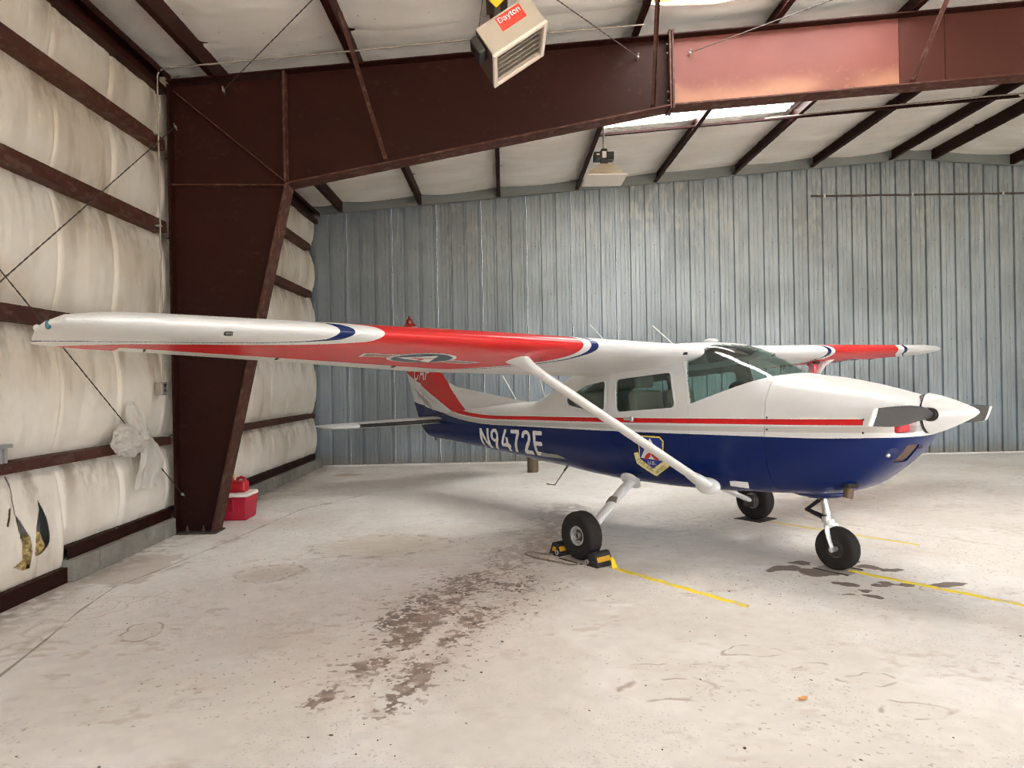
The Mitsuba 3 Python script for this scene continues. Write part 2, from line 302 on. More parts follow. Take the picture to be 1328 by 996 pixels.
def panel(x0):
    """Profile in (x, y) of one panel: three deep troughs and flutes between; swept up the wall under the roof line."""
    prof = []
    for r in range(3):
        o = x0+r*.3048
        prof += [(o, 0), (o+.085, 0), (o+.090, -.006), (o+.105, -.006), (o+.110, 0), (o+.165, 0), (o+.170, -.006), (o+.185, -.006), (o+.190, 0), (o+.236, 0), (o+.252, .040), (o+.292, .040), (o+.3036, .0)]
    prof = np.array(prof); prof[:, 1] += Y_B
    top = z_roof(prof[:, 0])-.02
    P = np.stack([np.column_stack([prof, np.zeros(len(prof))]), np.column_stack([prof, top])], 0)
    m = grid(P); return cat(m, moved(trimesh.Trimesh(m.vertices, m.faces[:, ::-1], process=False), (0, .003, 0)))
x = X_L-.12
while x < X_R:
    put('wall_back__panel', panel(x), 'sheet_metal'); x += .9144
structure('wall_back')
mat('rake_grey', lin(98, 104, 105), .5, metal=.2)
for a, b in ((X_L-.1, X_RIDGE), (X_RIDGE, X_R)):
    za, zb = float(z_roof(a)), float(z_roof(b))
    put('wall_back__rake_channel', cat(prism([(a, za-.235), (b, zb-.235), (b, zb+.02), (a, za+.02)], 'y', Y_B-.075, Y_B-.066), prism([(a, za-.235), (b, zb-.235), (b, zb-.228), (a, za-.228)], 'y', Y_B-.10, Y_B-.066)), 'rake_grey')
put('wall_back__corner_channel', cat(bx(X_L-.02, X_L+.115, Y_B-.06, Y_B-.05, .0, 5.2), bx(X_L+.105, X_L+.115, Y_B-.12, Y_B-.05, .0, 5.2)), 'rake_grey')
scr = []
for zr in (1.15, 2.36, 3.42, 4.40):
    xx = X_L+.05
    while xx < 13.5:
        scr.append(moved(tcyl(radius=.0085, height=.010, sections=6), (xx, Y_B-.008, zr), (90, (1, 0, 0)))); xx += .3048
mat('screw_dark', lin(70, 68, 66), .6)
put('wall_back__fastener', cat(*scr), 'screw_dark', kind='stuff')
put('wall_back__floor_seal', bx(X_L, X_R, Y_B-.05, Y_B+.02, 0, .025), 'concrete')
# right wall and door side, behind and beside the camera
put('wall_right', bx(X_R, X_R+.1, Y_F, Y_B, 0, 5.7), 'roof_vinyl'); structure('wall_right')
put('wall_front', cat(bx(X_L-.1, -1.6, Y_F-.1, Y_F, 0, 5.7), bx(18.4, X_R, Y_F-.1, Y_F, 0, 5.7), prism([(-1.6, 4.75), (18.4, 4.75), (18.4, 5.8), (X_RIDGE, 6.5), (-1.6, 5.8)], 'y', Y_F-.1, Y_F)), 'roof_vinyl'); structure('wall_front')

# ---- ceiling
PURLINS = [-3.2, -1.6, 0., 1.6, 3.2, 4.8, 6.4, 8.02, 8.84, 10.46, 12.06, 13.66, 15.26, 16.86, 18.46, 20.06]
SKY_X, SKY_Y = (1.66, 4.74), [(6.62, 7.52), (10.3, 11.2)]
def roof_strip(x0, x1, y0, y1, curl=()):
    nx = max(int((x1-x0)/.07), 4); ny = max(int((y1-y0)/.06), 6)
    X, Y = np.meshgrid(np.linspace(x0, x1, nx+1), np.linspace(y0, y1, ny+1))
    pu = np.array([X_L-.05]+PURLINS+[X_R]); i = np.clip(np.searchsorted(pu, X)-1, 0, len(pu)-2); t = (X-pu[i])/(pu[i+1]-pu[i])
    sag = np.abs(np.sin(np.pi*t))**.7
    wr = meshkit.fbm(np.stack([X*.7+i*5, Y*4.5, X*0], -1), 4, 5)-.5
    e = np.minimum(Y-y0, y1-Y)
    Z = z_roof(X)-sag*(.05+.085*wr)-.022*sag*np.exp(-(e/.05)**2)+.02*np.exp(-(e/.012)**2)
    for c in curl: Z -= .05*np.exp(-np.abs(Y-c)/.10)*(.4+meshkit.fbm(np.stack([X*4, Y*0, X*0], -1), 3, 4))*((X > SKY_X[0])&(X < SKY_X[1]))*np.abs(np.sin(np.pi*t))**.5
    m = grid(np.stack([X, Y, Z], -1)); return trimesh.Trimesh(m.vertices, m.faces[:, ::-1], process=False)
edges = [Y_F, -1.7, -.2, 1.3, 2.8, 4.3, 5.4, 6.62, 7.52, 8.5, 9.4, 10.3, 11.2, 12.7, Y_B]
for a, b in zip(edges[:-1], edges[1:]):
    sk = (a, b) in SKY_Y
    cl = [] if sk else [q for q in (6.62, 7.52, 10.3, 11.2) if q in (a, b)]
    for x0, x1 in (((X_L-.05, SKY_X[0]), (SKY_X[1], X_RIDGE)) if sk else ((X_L-.05, X_RIDGE),))+((X_RIDGE, X_R),):
        put('ceiling__insulation_strip', roof_strip(x0, x1, a, b, cl), 'roof_vinyl', True)
structure('ceiling')
put('ceiling__roof_sheet', cat(*[prism([(a, float(z_roof(a))+.13), (b, float(z_roof(b))+.13), (b, float(z_roof(b))+.15), (a, float(z_roof(a))+.15)], 'y', Y_F-.3, Y_B+.2) for a, b in ((X_L-.2, X_RIDGE), (X_RIDGE, X_R+.2))]), 'outer_sheet')
def purlin(x, y0, y1, face=1):
    zt = float(z_roof(x)); s = face
    return cat(bx(x-.004, x+.004, y0, y1, zt-.205, zt+.02), bx(x, x+s*.07, y0, y1, zt-.21, zt-.203), bx(x+s*.063, x+s*.07, y0, y1, zt-.21, zt-.188), bx(x-s*.065, x, y0, y1, zt+.005, zt+.012))
for x in PURLINS:
    put('ceiling__purlin', purlin(x, Y_F, Y_B-.06, -1 if x < 8.4 else 1), 'red_steel')
for (a, b) in SKY_Y:
    m = grid(np.array([[[x, yy, float(z_roof(x))+.045+.012*math.cos(yy*2*math.pi/.1524)] for yy in np.linspace(a-.14, b+.14, 48)] for x in np.linspace(*SKY_X, 8)]))
    if m.face_normals[:, 2].mean() > 0: m.invert()
    k = put('ceiling__skylight_panel', m, 'roof_vinyl', True, label='bright translucent skylight panel')
    scene[k]['emitter'] = dict(type='area', radiance=rgb(SKYLIGHT))
# the edge of the front opening, a strip of torn facing with sun glow painted in orange
mat('sunglow_facing', lin(225, 168, 96), .7)
xs = np.linspace(1.7, 4.7, 60)
rag = grid(np.array([[[x, 7.48+.05*(t-.5), float(z_roof(x))+.03-.045*t-.02*meshkit.noise(np.array([x*3.1, t, 0.]))] for t in np.linspace(0, 1, 5)] for x in xs]))
put('ceiling__torn_edge', rag, 'sunglow_facing', True, label='ragged torn strip at the edge of the skylight, painted orange as sun glow')

# =================================================================== RIGID FRAME
YG = 7.9
col = thing('steel_column', 'dark red tapered steel column standing against the left wall', 'column')
FL = .125
web = sg.Polygon([(-3.69, .02), (-3.31, .02), (-2.41, 3.90), (-2.41, 5.16), (-3.69, 5.06)])
put(col+'__web', prism(web, 'y', YG-.006, YG+.006), 'red_steel')
put(col+'__outer_flange', bx(-3.715, -3.69, YG-FL, YG+FL, .02, 5.05), 'red_steel')
put(col+'__inner_flange', prism([(-3.315, .02), (-3.287, .02), (-2.385, 3.915), (-2.413, 3.915)], 'y', YG-FL, YG+FL), 'dusty_steel')
put(col+'__knee_stiffener', prism([(-3.69, 3.93), (-2.40, 3.905), (-2.40, 3.917), (-3.69, 3.942)], 'y', YG-.09, YG-.006), 'dusty_steel')
put(col+'__knee_stiffener', bar((-3.66, YG-.05, 4.99), (-2.42, YG-.05, 3.95), .012, .09, (0, 1, 0)), 'dusty_steel', label='diagonal stiffener across the knee')
put(col+'__seam_line', bx(-3.69, -2.9, YG-.009, YG-.006, 3.14, 3.146), 'red_steel')
put(col+'__base_plate', bx(-3.72, -3.26, YG-.14, YG+.14, 0, .02), 'dark_iron')
for xx in (-3.6, -3.42):
    put(col+'__bolt', cat(moved(tcyl(radius=.022, height=.03, sections=6), (xx, YG-.07, .035)), moved(tcyl(radius=.011, height=.07, sections=8), (xx, YG-.07, .05))), 'dark_iron')
gir = thing('steel_rafter', 'dark red tapered steel roof girder running from the column up to the right', 'roof beam')
def gtop(x): return 5.375+.078*(X_RIDGE-abs(x-X_RIDGE))
# two lengths bolted together at the splice near x = 1.98
B0, B1, B2 = (-2.40, 3.93), (1.95, 4.745), (X_RIDGE, 5.22)
put(gir+'__web', prism([B0, B1, (1.95, gtop(1.95)), (-2.40, gtop(-2.40))], 'y', YG-.006, YG+.006), 'red_steel')
XS = 4.62; ZS = 4.75+(XS-1.985)*(5.22-4.75)/(X_RIDGE-1.985)
put(gir+'__web', prism([(1.985, 4.75), (XS-.001, ZS), (XS-.001, gtop(XS)), (1.985, gtop(1.985))], 'y', YG-.006, YG+.006), 'faded_lit_steel', label='faded web plate right of the bolted splice, skylight painted into its pink')
put(gir+'__web', prism([(XS+.001, ZS), B2, (X_RIDGE, gtop(X_RIDGE)), (XS+.001, gtop(XS))], 'y', YG-.006, YG+.006), 'falloff_steel')
put(gir+'__web', prism([B2, (X_RIDGE+3.5, 4.95), (X_RIDGE+3.5, gtop(X_RIDGE+3.5)), (X_RIDGE, gtop(X_RIDGE))], 'y', YG-.006, YG+.006), 'red_steel')
def flange(a, b, t, half=FL): return prism([a, b, (b[0], b[1]+t), (a[0], a[1]+t)], 'y', YG-half, YG+half)
put(gir+'__top_flange', flange((-3.72, gtop(-3.72)), (X_RIDGE, gtop(X_RIDGE)), .014), 'red_steel')
put(gir+'__top_flange', flange((X_RIDGE, gtop(X_RIDGE)), (X_RIDGE+3.5, gtop(X_RIDGE+3.5)), .014), 'red_steel')
put(gir+'__bottom_flange', flange(B0, B1, -.018), 'dusty_steel')
put(gir+'__bottom_flange', flange((1.985, 4.75), B2, -.018), 'dusty_steel')
put(gir+'__bottom_flange', flange(B2, (X_RIDGE+3.5, 4.95), -.018), 'dusty_steel')
for xx, z0 in ((-2.41, 3.93), ):
    put(gir+'__end_plate', bx(xx-.012, xx+.012, YG-FL, YG+FL, z0, gtop(xx)), 'dusty_steel')
for xx in (1.952, 1.983):
    put(gir+'__end_plate', bx(xx-.010, xx+.010, YG-FL, YG+FL, 4.70, gtop(xx)+.06), 'dusty_steel')
for xx in (1.935, ):
    for zz in (4.80, 4.90, 5.34, 5.44):
        put(gir+'__bolt', moved(tcyl(radius=.016, height=.03, sections=6), (xx, YG-.07, zz), (90, (0, 1, 0))), 'dark_iron')
for xx in (.64, 4.62, 5.15):
    zb = np.interp(xx, [B0[0], 1.95, X_RIDGE], [B0[1], 4.745, 5.22])
    put(gir+'__weld_seam', bx(xx-.003, xx+.003, YG-.010, YG-.006, zb, gtop(xx)), 'red_steel')
def brace(top, bot, label):
    k = thing('flange_brace', label, 'brace')
    a, b = np.array(top, float), np.array(bot, float)
    put(k+'__angle', cat(bar(a, b, .045, .005, (0, 1, 0)), bar(a+[.02, 0, 0], b+[.02, 0, 0], .005, .045, (0, 1, 0))), 'dusty_steel')
    put(k+'__clip', cat(bx(b[0]-.03, b[0]+.03, b[1]-.01, YG-.0, b[2]-.02, b[2]-.005), moved(tcyl(radius=.012, height=.05, sections=6), tuple(b), (90, (0, 1, 0)))), 'red_steel')
def zbot(x): return float(np.interp(x, [B0[0], 1.95, X_RIDGE], [B0[1], 4.745, 5.22]))
brace((-1.55, 6.85, float(z_roof(-1.6))-.16), (-1.28, YG-.10, zbot(-1.28)+.03), 'thin red angle brace at the left half of the girder')
brace((1.64, 7.0, float(z_roof(1.6))-.15), (1.75, YG-.10, zbot(1.75)+.03), 'thin dark brace beside the bolted splice of the girder')
brace((4.85, 7.2, float(z_roof(4.8))-.15), (4.72, YG-.10, zbot(4.72)+.03), 'pink-lit angle brace at the right half of the girder')

# wall and roof bracing rods
def twisted(a, b, r=.008):
    a, b = np.array(a, float), np.array(b, float); n = max(int(np.linalg.norm(b-a)/.03), 8); t = np.linspace(0, 1, n)
    return tube(a+(b-a)*t[:, None], r*(1+.28*np.sin(np.arange(n)*2.2)), 6)
def cable(a, b, label, r=.0055, cat_='cable'):
    k = thing('brace_cable', label, cat_); put(k+'__strand', twisted(a, b, r), 'dark_iron', True)
    put(k+'__eye_bolt', cat(moved(sphere((0, 0, 0), .018, 1), a), moved(tcyl(radius=.008, height=.09, sections=6), a, (60, (1, 0, 0)))), 'galvanized')
    return k
cable((-3.66, 7.86, 4.60), (-3.72, 2.4, .30), 'thin cable running down from the column top across the left wall')
cable((-3.66, 7.86, .44), (-3.72, 2.4, 4.62), 'thin cable running up from the column foot behind the plastic bundle')
cable((-3.10, 7.84, 5.00), (-.6, 5.2, 5.30), 'thin roof cable beside the left knee of the girder')
cable((1.60, 7.86, 5.32), (-.55, 5.3, 5.30), 'thin roof cable to the right of the hanging heater')
cable((2.20, 7.86, 5.36), (5.7, 5.6, 5.75), 'pale roof cable crossing below the front skylight')
# conduit with drop and box
mat('conduit', lin(132, 124, 114), .5, metal=.2)
c1 = thing('conduit', 'grey conduit running along the girder and down the left wall to an outlet box', 'conduit')
arc = [(-3.70+.10*(1-math.cos(t)), 7.55, 5.02+.10*math.sin(t)) for t in np.linspace(0, math.pi/2, 7)]
put(c1+'__pipe', tube([(-3.70, 7.55, 1.72), (-3.70, 7.55, 3), (-3.70, 7.55, 4.6)]+arc+[(-2.79, 7.5, 5.16), (-1.45, 7.5, 5.265), (-.34, 7.5, 5.36), (1.6, 7.5, 5.50)], .010, 8), 'conduit', True)
put(c1+'__outlet_box', rbox(-3.76, -3.69, 7.49, 7.62, 1.57, 1.71, .006), 'conduit')
put(c1+'__cover_plate', cat(bx(-3.69, -3.684, 7.50, 7.61, 1.58, 1.70)), 'galvanized')
for zz in (1.60, 1.655):
    put(c1+'__socket', bx(-3.685, -3.681, 7.53, 7.58, zz, zz+.035), 'dark_iron')
for zz in (2.28, 3.40, 4.4):
    put(c1+'__strap', bx(-3.745, -3.684, 7.53, 7.57, zz, zz+.02), 'galvanized')
c2 = thing('conduit', 'grey conduit slung below the roof purlins behind the girder at right', 'conduit')
put(c2+'__pipe', tube([(4.2, 10.85, 5.72), (5.6, 10.80, 5.83), (7.2, 10.75, 5.95), (8.4, 10.75, 6.03), (9.6, 10.75, 6.03)], .013, 8), 'conduit', True)
put(c2+'__coupling', moved(tcyl(radius=.02, height=.07, sections=10), (6.35, 10.78, 5.888), (90, (0, 1, 0))), 'conduit')
s1 = thing('roof_strut', 'slim red angle strut under the purlins beside the rear skylight', 'strut')
put(s1+'__angle', cat(bar((1.6, 11.02, 5.545), (8.4, 11.02, 6.075), .05, .006), bar((1.6, 11.045, 5.57), (8.4, 11.045, 6.10), .006, .05)), 'red_steel')
p1 = thing('wall_pipe', 'thin dark pipe fixed level across the upper right of the rear wall', 'pipe')
put(p1+'__tube', rod((6.35, Y_B-.06, 5.33), (13.5, Y_B-.06, 5.31), .018, 8), 'dark_iron', True)
for xx in (6.62, 8.43, 10.3, 12.1):
    put(p1+'__clip', bx(xx-.02, xx+.02, Y_B-.085, Y_B, 5.29, 5.36), 'galvanized')

# =================================================================== AIRPLANE
# body frame: x forward from the firewall, y towards the right wing, z up from the floor
HEAD, PX, PY = -.9311, 1.785, 7.1467
FWD = np.array([math.cos(HEAD), math.sin(HEAD), 0]); STB = np.array([math.sin(HEAD), -math.cos(HEAD), 0])
ORG = np.array([PX, PY, 0])+1.47*FWD
BODY = np.array([FWD, STB, [0, 0, 1.]])
def world(m):
    return trimesh.Trimesh(ORG+np.asarray(m.vertices)@BODY, np.asarray(m.faces)[:, ::-1], process=False)
BODY_MESH = {}
AP = thing('airplane', 'white red and blue high wing single propeller airplane parked in the hangar', 'airplane')
def part(name, mesh, m, smooth=30, label=None, kind=None):
    k = put(AP+'__'+name, world(mesh), m, smooth, label, kind); BODY_MESH[k] = mesh; return k[len(AP)+2:]
def bcoord(p):
    x, y = p.x-float(ORG[0]), p.y-float(ORG[1])
    return x*float(FWD[0])+y*float(FWD[1]), x*float(STB[0])+y*float(STB[1]), p.z

# ---- fuselage form
_S = np.array([  # x, half width, top, bottom, widest z, upper power, lower power
    (-6.66, .035, 1.10, .90, 1.00, 2.2, 2.2), (-6.45, .06, 1.13, .80, .97, 2.2, 2.2), (-6.0, .115, 1.18, .775, .96, 2.2, 2.3), (-5.0, .215, 1.285, .725, .98, 2.2, 2.4), (-4.2, .30, 1.355, .672, 1.0, 2.3, 2.5),
    (-3.6, .365, 1.40, .638, 1.04, 2.4, 2.7), (-3.35, .39, 1.49, .625, 1.05, 2.4, 2.8), (-3.0, .43, 1.66, .61, 1.08, 2.6, 2.9), (-2.4, .50, 1.88, .575, 1.1, 3.2, 3.2), (-1.9, .535, 1.965, .56, 1.12, 3.6, 3.4), (-1.4, .545, 1.995, .56, 1.13, 3.6, 3.4),
    (-.95, .545, 1.985, .57, 1.14, 4.6, 3.3), (-.74, .54, 1.955, .58, 1.15, 4.8, 3.2), (-.4, .535, 1.815, .60, 1.16, 4.0, 3.0), (-.06, .53, 1.668, .625, 1.17, 3.0, 2.8), (.25, .515, 1.625, .655, 1.18, 2.7, 2.6),
    (.5, .485, 1.575, .73, 1.2, 2.6, 2.5), (.70, .43, 1.525, .875, 1.22, 2.5, 2.4), (.83, .365, 1.490, 1.0, 1.24, 2.4, 2.3), (.91, .28, 1.470, 1.115, 1.27, 2.3, 2.2), (.935, .20, 1.45, 1.16, 1.29, 2.2, 2.1)])
_I = [PchipInterpolator(_S[:, 0], _S[:, k]) for k in range(1, 7)]
def sec(x, d=0.):
    w, zt, zb, zc, nu, nl = (f(x) for f in _I); return w-d, zt-d, zb+d, zc, nu, nl
def hull(x0, x1, d=0., nx=170, nt=120):
    th = np.arange(nt)/nt*2*np.pi; out = []
    for x in np.linspace(x0, x1, nx):
        w, zt, zb, zc, nu, nl = sec(x, d); c, s = np.cos(th), np.sin(th); n = np.where(s >= 0, nu, nl)
        y = w*np.sign(c)*np.abs(c)**(2/n); z = zc+np.where(s >= 0, zt-zc, zc-zb)*np.sign(s)*np.abs(s)**(2/n)
        out.append(np.stack([np.full(nt, x), y, z], 1))
    return grid(out, True, True)
def hull_y(x, z, d=0.):
    w, zt, zb, zc, nu, nl = sec(np.asarray(x, float), d); z = np.asarray(z, float)
    h = np.where(z >= zc, zt-zc, zc-zb); n = np.where(z >= zc, nu, nl); u = np.clip(np.abs(z-zc)/h, 0, .9999)
    return w*(1-u**n)**(1/n)
def hull_s(v, d=0.):
    w, zt, zb, zc, nu, nl = sec(np.clip(v[:, 0], -6.6, .93), d); up = v[:, 2] >= zc
    h = np.where(up, zt-zc, zc-zb); n = np.where(up, nu, nl); return (np.abs(v[:, 1])/w)**n+(np.abs(v[:, 2]-zc)/h)**n

# ---- paint
WHITE, RED, NAVY, GREY = (.64, .635, .618), (.54, .018, .020), (.0015, .0105, .075), (.47, .46, .43)
def pick(c, col, t): return mix(c, col, t)
def step(a, x, w=.0012): return smoothstep(-w, w, x-a)
def hull_paint(p, n, uv):
    x, y, z = bcoord(p)
    aft = dr.maximum(-4.2-x, 0.); lift = .043*aft*aft
    rc = 1.267+.022*x+lift; bl = 1.14+.0157*x+lift+.015*smoothstep(.2, .9, x)
    c = mi.Color3f(*WHITE)
    c = mix(c, RED, step(rc-.024, z)*step(-(rc+.022), -z)*step(-.66, -x))
    g1, g0 = rc-.046+.012*smoothstep(-1, .9, x), rc-.092+.012*smoothstep(-1, .9, x)
    c = mix(c, GREY, step(g0, z)*step(-g1, -z))
    c = mix(c, NAVY, step(-bl, -z))
    grime = fbm(x*3, y*3, z*6, octaves=4)
    return c*(.96+.06*grime)
mat('hull_paint', proc(hull_paint), .25, spec=.22, coat=.06)
def fin_paint(p, n, uv):
    x, y, z = bcoord(p)
    aft = dr.maximum(-4.2-x, 0.); lift = .043*aft*aft; bl = 1.14+.0157*x+lift
    c = mi.Color3f(*WHITE)
    l = -5.75+(z-1.22)*(-1.32/.57); r = -5.37+(z-1.25)*(-.69/.53)
    red = step(l, x)*step(-r, -x)*dr.select(z > 1.2, 1., 0.)
    c = mix(c, RED, dr.clip(red+step(2.60, z), 0, 1))
    c = mix(c, GREY, step(l-.30, x)*step(-(l-.12), -x)*dr.select(dr.abs(dr.sin((x*.4+z)*75)) > .75, 1., 0.)*dr.select((z > 1.32) & (z < 1.56), 1., 0.)*.8)
    return mix(c, NAVY, step(-bl, -z))
mat('fin_paint', proc(fin_paint), .25, coat=.5)
mat('beacon_red', lin(122, 22, 26), .25, coat=.4)
mat('white_paint', WHITE, .25, coat=.5)
mat('red_paint', RED, .3, coat=.5)
mat('navy_paint', NAVY, .3, coat=.5)
mat('black_rubber', lin(30, 28, 27), .75, spec=.3)
mat('black_plastic', lin(22, 22, 23), .45)
mat('seam_dark', lin(96, 92, 86), .7)
mat('lining', lin(126, 127, 123), .8)
mat('seat_cloth', lin(122, 118, 110), .9)
mat('aluminium', rgb((.58, .58, .57)), .35, metal=.8)
mat('brown_metal', lin(92, 74, 62), .6, metal=.4)
mat('blade_grey', lin(54, 54, 57), .5, spec=.3)
mat('emblem_blue', lin(28, 44, 120), .4); mat('decal_red', lin(176, 36, 46), .4); mat('decal_cream', lin(224, 212, 150), .45); mat('roundel_navy', lin(44, 56, 74), .4); mat('roundel_grey', lin(150, 110, 108), .4); mat('grey_paint', lin(140, 138, 132), .4)
mat('plug_red', lin(184, 52, 60), .6)
mat('step_grey', lin(104, 98, 90), .8)
mat('cream', lin(222, 206, 140), .5)
mat('decal_white', (.72, .71, .69), .35)
mat('decal_yellow', lin(218, 196, 92), .4)
mat('decal_black', lin(26, 26, 30), .4)
scene['window_glass'] = dict(type='thindielectric', int_ior=1.5, specular_transmittance=rgb((.52, .68, .64)))

# ---- cabin windows, door and shell
SIDE_WIN = sg.Polygon([(-1.10, 1.705), (-1.035, 1.365), (-1.81, 1.305), (-1.83, 1.645)]).buffer(-.05).buffer(.05, quad_segs=6)
REAR_WIN = sg.Polygon([(-1.985, 1.635), (-1.985, 1.325), (-2.35, 1.325), (-2.62, 1.36), (-2.70, 1.415), (-2.55, 1.50), (-2.3, 1.59)]).buffer(-.035).buffer(.035, quad_segs=5)
SHIELD = sg.Polygon([(-.865, 1.405), (-.045, 1.672), (.1, 1.9), (-.4, 2.3), (-.79, 2.3), (-.79, 1.90), (-.935, 1.83)])
BACK_WIN = sg.Polygon([(-2.60, 1.74), (-3.28, 1.44), (-3.2, 2.3), (-2.5, 2.3)])
DOOR = sg.Polygon([(-.965, 1.80), (-.885, 1.38), (-.885, .74), (-1.62, .72), (-1.935, 1.05), (-1.935, 1.735)]).buffer(-.06).buffer(.06, quad_segs=5)
def cutter(poly): return man(prism(poly, 'y', -.8, .8))
outer = man(hull(-6.66, .935)); inner = man(hull(-3.6, -.13, .028, 90))
shell = outer-inner
holes = cutter(SIDE_WIN)+cutter(REAR_WIN)+cutter(SHIELD)
back = man(prism(BACK_WIN, 'y', -.30, .30))
shell = shell-holes-back
body = tm(shell-cutter(DOOR.buffer(.0035))-m3.Manifold.cube((.004, 2, 2)).translate((-.112, -1, .3)))
def split_lining(m):
    c = m.triangles_center; ins = (hull_s(c, .010) < 1) & (c[:, 0] > -3.65) & (c[:, 0] < -.115)
    a, b = m.copy(), m.copy(); a.update_faces(~ins); b.update_faces(ins)
    for q in (a, b): q.remove_unreferenced_vertices()
    return a, b
cow = man(body)^m3.Manifold.cube((3, 3, 3)).translate((-.1085, -1.5, 0)); rest = man(body)-m3.Manifold.cube((3, 3, 3)).translate((-.1105, -1.5, 0))
skin, lining = split_lining(tm(rest))
part('fuselage', skin, 'hull_paint', 35)
part('cabin_lining', lining, 'lining', False)
cowl = tm(cow)
doors = tm(shell^cutter(DOOR))
for s in (1, -1):
    d = doors.copy(); d.update_faces(s*d.triangles_center[:, 1] > 0); d.remove_unreferenced_vertices(); a, b = split_lining(d)
    k = part('cabin_door', a, 'hull_paint', 35); part(k+'__inner_panel', b, 'lining', False)
    # handle in the red line
    hx, hz = -1.62, 1.245; hy = float(hull_y(hx, hz))
    h = cat(rbox(hx-.075, hx+.055, hy-.004, hy+.010, hz-.018, hz+.014, .004, 6), rbox(hx+.02, hx+.05, hy-.004, hy+.016, hz-.028, hz+.026, .005, 6))
    if s < 0: h.vertices[:, 1] *= -1; h.invert()
    part(k+'__handle', h, 'aluminium')
def glass(poly, s=0, dist=.008, lim=.8):
    sh = (man(hull(-6.6, .9, dist))-man(hull(-6.6, .9, dist+.006)))^man(prism(poly, 'y', *((-lim, lim) if s == 0 else (.02, .8) if s > 0 else (-.8, -.02))))
    m = tm(sh); keep = (np.abs(hull_s(np.array(m.vertices), dist)-1) < .02)[m.faces].all(1); m.update_faces(keep); m.remove_unreferenced_vertices(); return m
def rim(poly, s, w=.013):
    sh = (man(hull(-6.6, .9, -.004))-man(hull(-6.6, .9, .006)))^man(prism(poly.buffer(w).difference(poly.buffer(-.004)), 'y', *((.02, .8) if s > 0 else (-.8, -.02))))
    return tm(sh)
part('windshield', glass(SHIELD.buffer(-.002)), 'window_glass', True, label='sloping greenish windshield')
part('rear_window', glass(BACK_WIN.buffer(.002), 0, .008, .30), 'window_glass', True)
for s in (1, -1):
    for poly, nm in ((SIDE_WIN, 'door_window'), (REAR_WIN, 'quarter_window')):
        k = part(nm, glass(poly.buffer(.003), s), 'window_glass', True); part(k+'__frame', rim(poly, s), 'white_paint', 30)
# ---- cowling with its openings
LIGHT_AT, LIGHT_N = np.array([.812, .300, 1.035]), np.array([.62, .72, -.30])/np.linalg.norm([.62, .72, -.30])
def disc_at(c, n, r, h, k=28): return tcyl(radius=r, segment=[c-n*h/2, c+n*h/2], sections=k)
light_hole = man(disc_at(LIGHT_AT+LIGHT_N*.02, LIGHT_N, .052, .10))
def cowl_hole(y0, y1, z0, z1, x0=.70): return man(rbox(x0, 1.2, y0, y1, z0, z1, .02, 10))
slots = [cowl_hole(.19, .352, 1.20, 1.31), cowl_hole(-.352, -.19, 1.20, 1.31)]
air = man(rbox(.70, 1.2, .055, .215, .965, 1.105, .012, 8))
cw = man(cowl)-slots[0]-slots[1]-air-light_hole
part('cowling', tm(cw), 'hull_paint', 35)
for s in (1, -1): part('inlet_plug', rbox(.77, .893, *sorted((s*.195, s*.347)), 1.205, 1.305, .02, 8), 'plug_red', label='red foam plug in the cowl inlet')
filt = man(hull(.2, .925, .022, 120))^man(bx(.72, 1.2, .057, .213, .967, 1.103))
part('air_filter', tm(filt), 'brown_metal', 30, label='brown filter in the square air intake')
mat('light_lens', lin(14, 26, 72), .12, spec=.5, coat=.4)
part('landing_light', disc_at(LIGHT_AT-LIGHT_N*.026, LIGHT_N, .0515, .01), 'light_lens', True); part('landing_light__bulb', sphere(LIGHT_AT-LIGHT_N*.022+np.array([-.024, .018, -.012]), .018, 2), 'aluminium', True)
part('nose_vent', sphere((.885, .02, 1.085), .03, 2, (.5, 1, .7)), 'black_plastic', True)
for xx in (-.09, .66):
    for zz in (1.30, 1.20):
        part('cowl_latch', sphere((xx, float(hull_y(xx, zz)), zz), .008, 1), 'black_plastic')
# exhaust stack
part('exhaust_pipe', cat(tube([(.475, .24, .86), (.465, .27, .76), (.455, .29, .665)], [.036, .036, .038], 18, False), tube([(.455, .29, .666), (.463, .273, .75), (.475, .24, .85)], [.034, .032, .032], 18, False)), 'brown_metal', 40)
part('exhaust_collar', moved(tcyl(radius=.056, height=.035, sections=20), (.467, .268, .768)), 'black_rubber', 40)
# spinner and propeller
HUB = np.array([.972, 0, 1.335])
def spun(prof, n=40):
    m = revolve(np.array(prof), sections=n); M = trimesh.transformations.rotation_matrix(math.pi/2, (0, 1, 0)); m.apply_transform(M); m.apply_transform(trimesh.transformations.rotation_matrix(-.06, (0, 1, 0))); m.apply_translation(HUB-[0.015, 0, 0]); 
    if m.volume < 0: m.invert()
    return m
sp = [(0, -.004), (.152, -.004), (.157, 0), (.149, .03), (.133, .08), (.109, .14), (.084, .195), (.058, .25), (.033, .295), (.016, .318), (.006, .325), (0, .326)]
spm = man(spun(sp))
for s in (1, -1): spm = spm-m3.Manifold.cylinder(.2, .052, .052, 30).rotate((-90*s, 0, 0)).translate((HUB[0]+.035, s*.09, HUB[2]))
part('spinner', tm(spm), 'white_paint', 35)
part('propeller', cat(spun([(0, -.045), (.148, -.045), (.148, -.012), (0, -.012)]), tube([(HUB[0]+.035, -.12, HUB[2]), (HUB[0]+.035, 0, HUB[2]), (HUB[0]+.035, .12, HUB[2])], .04, 16)), 'dark_iron', 40)
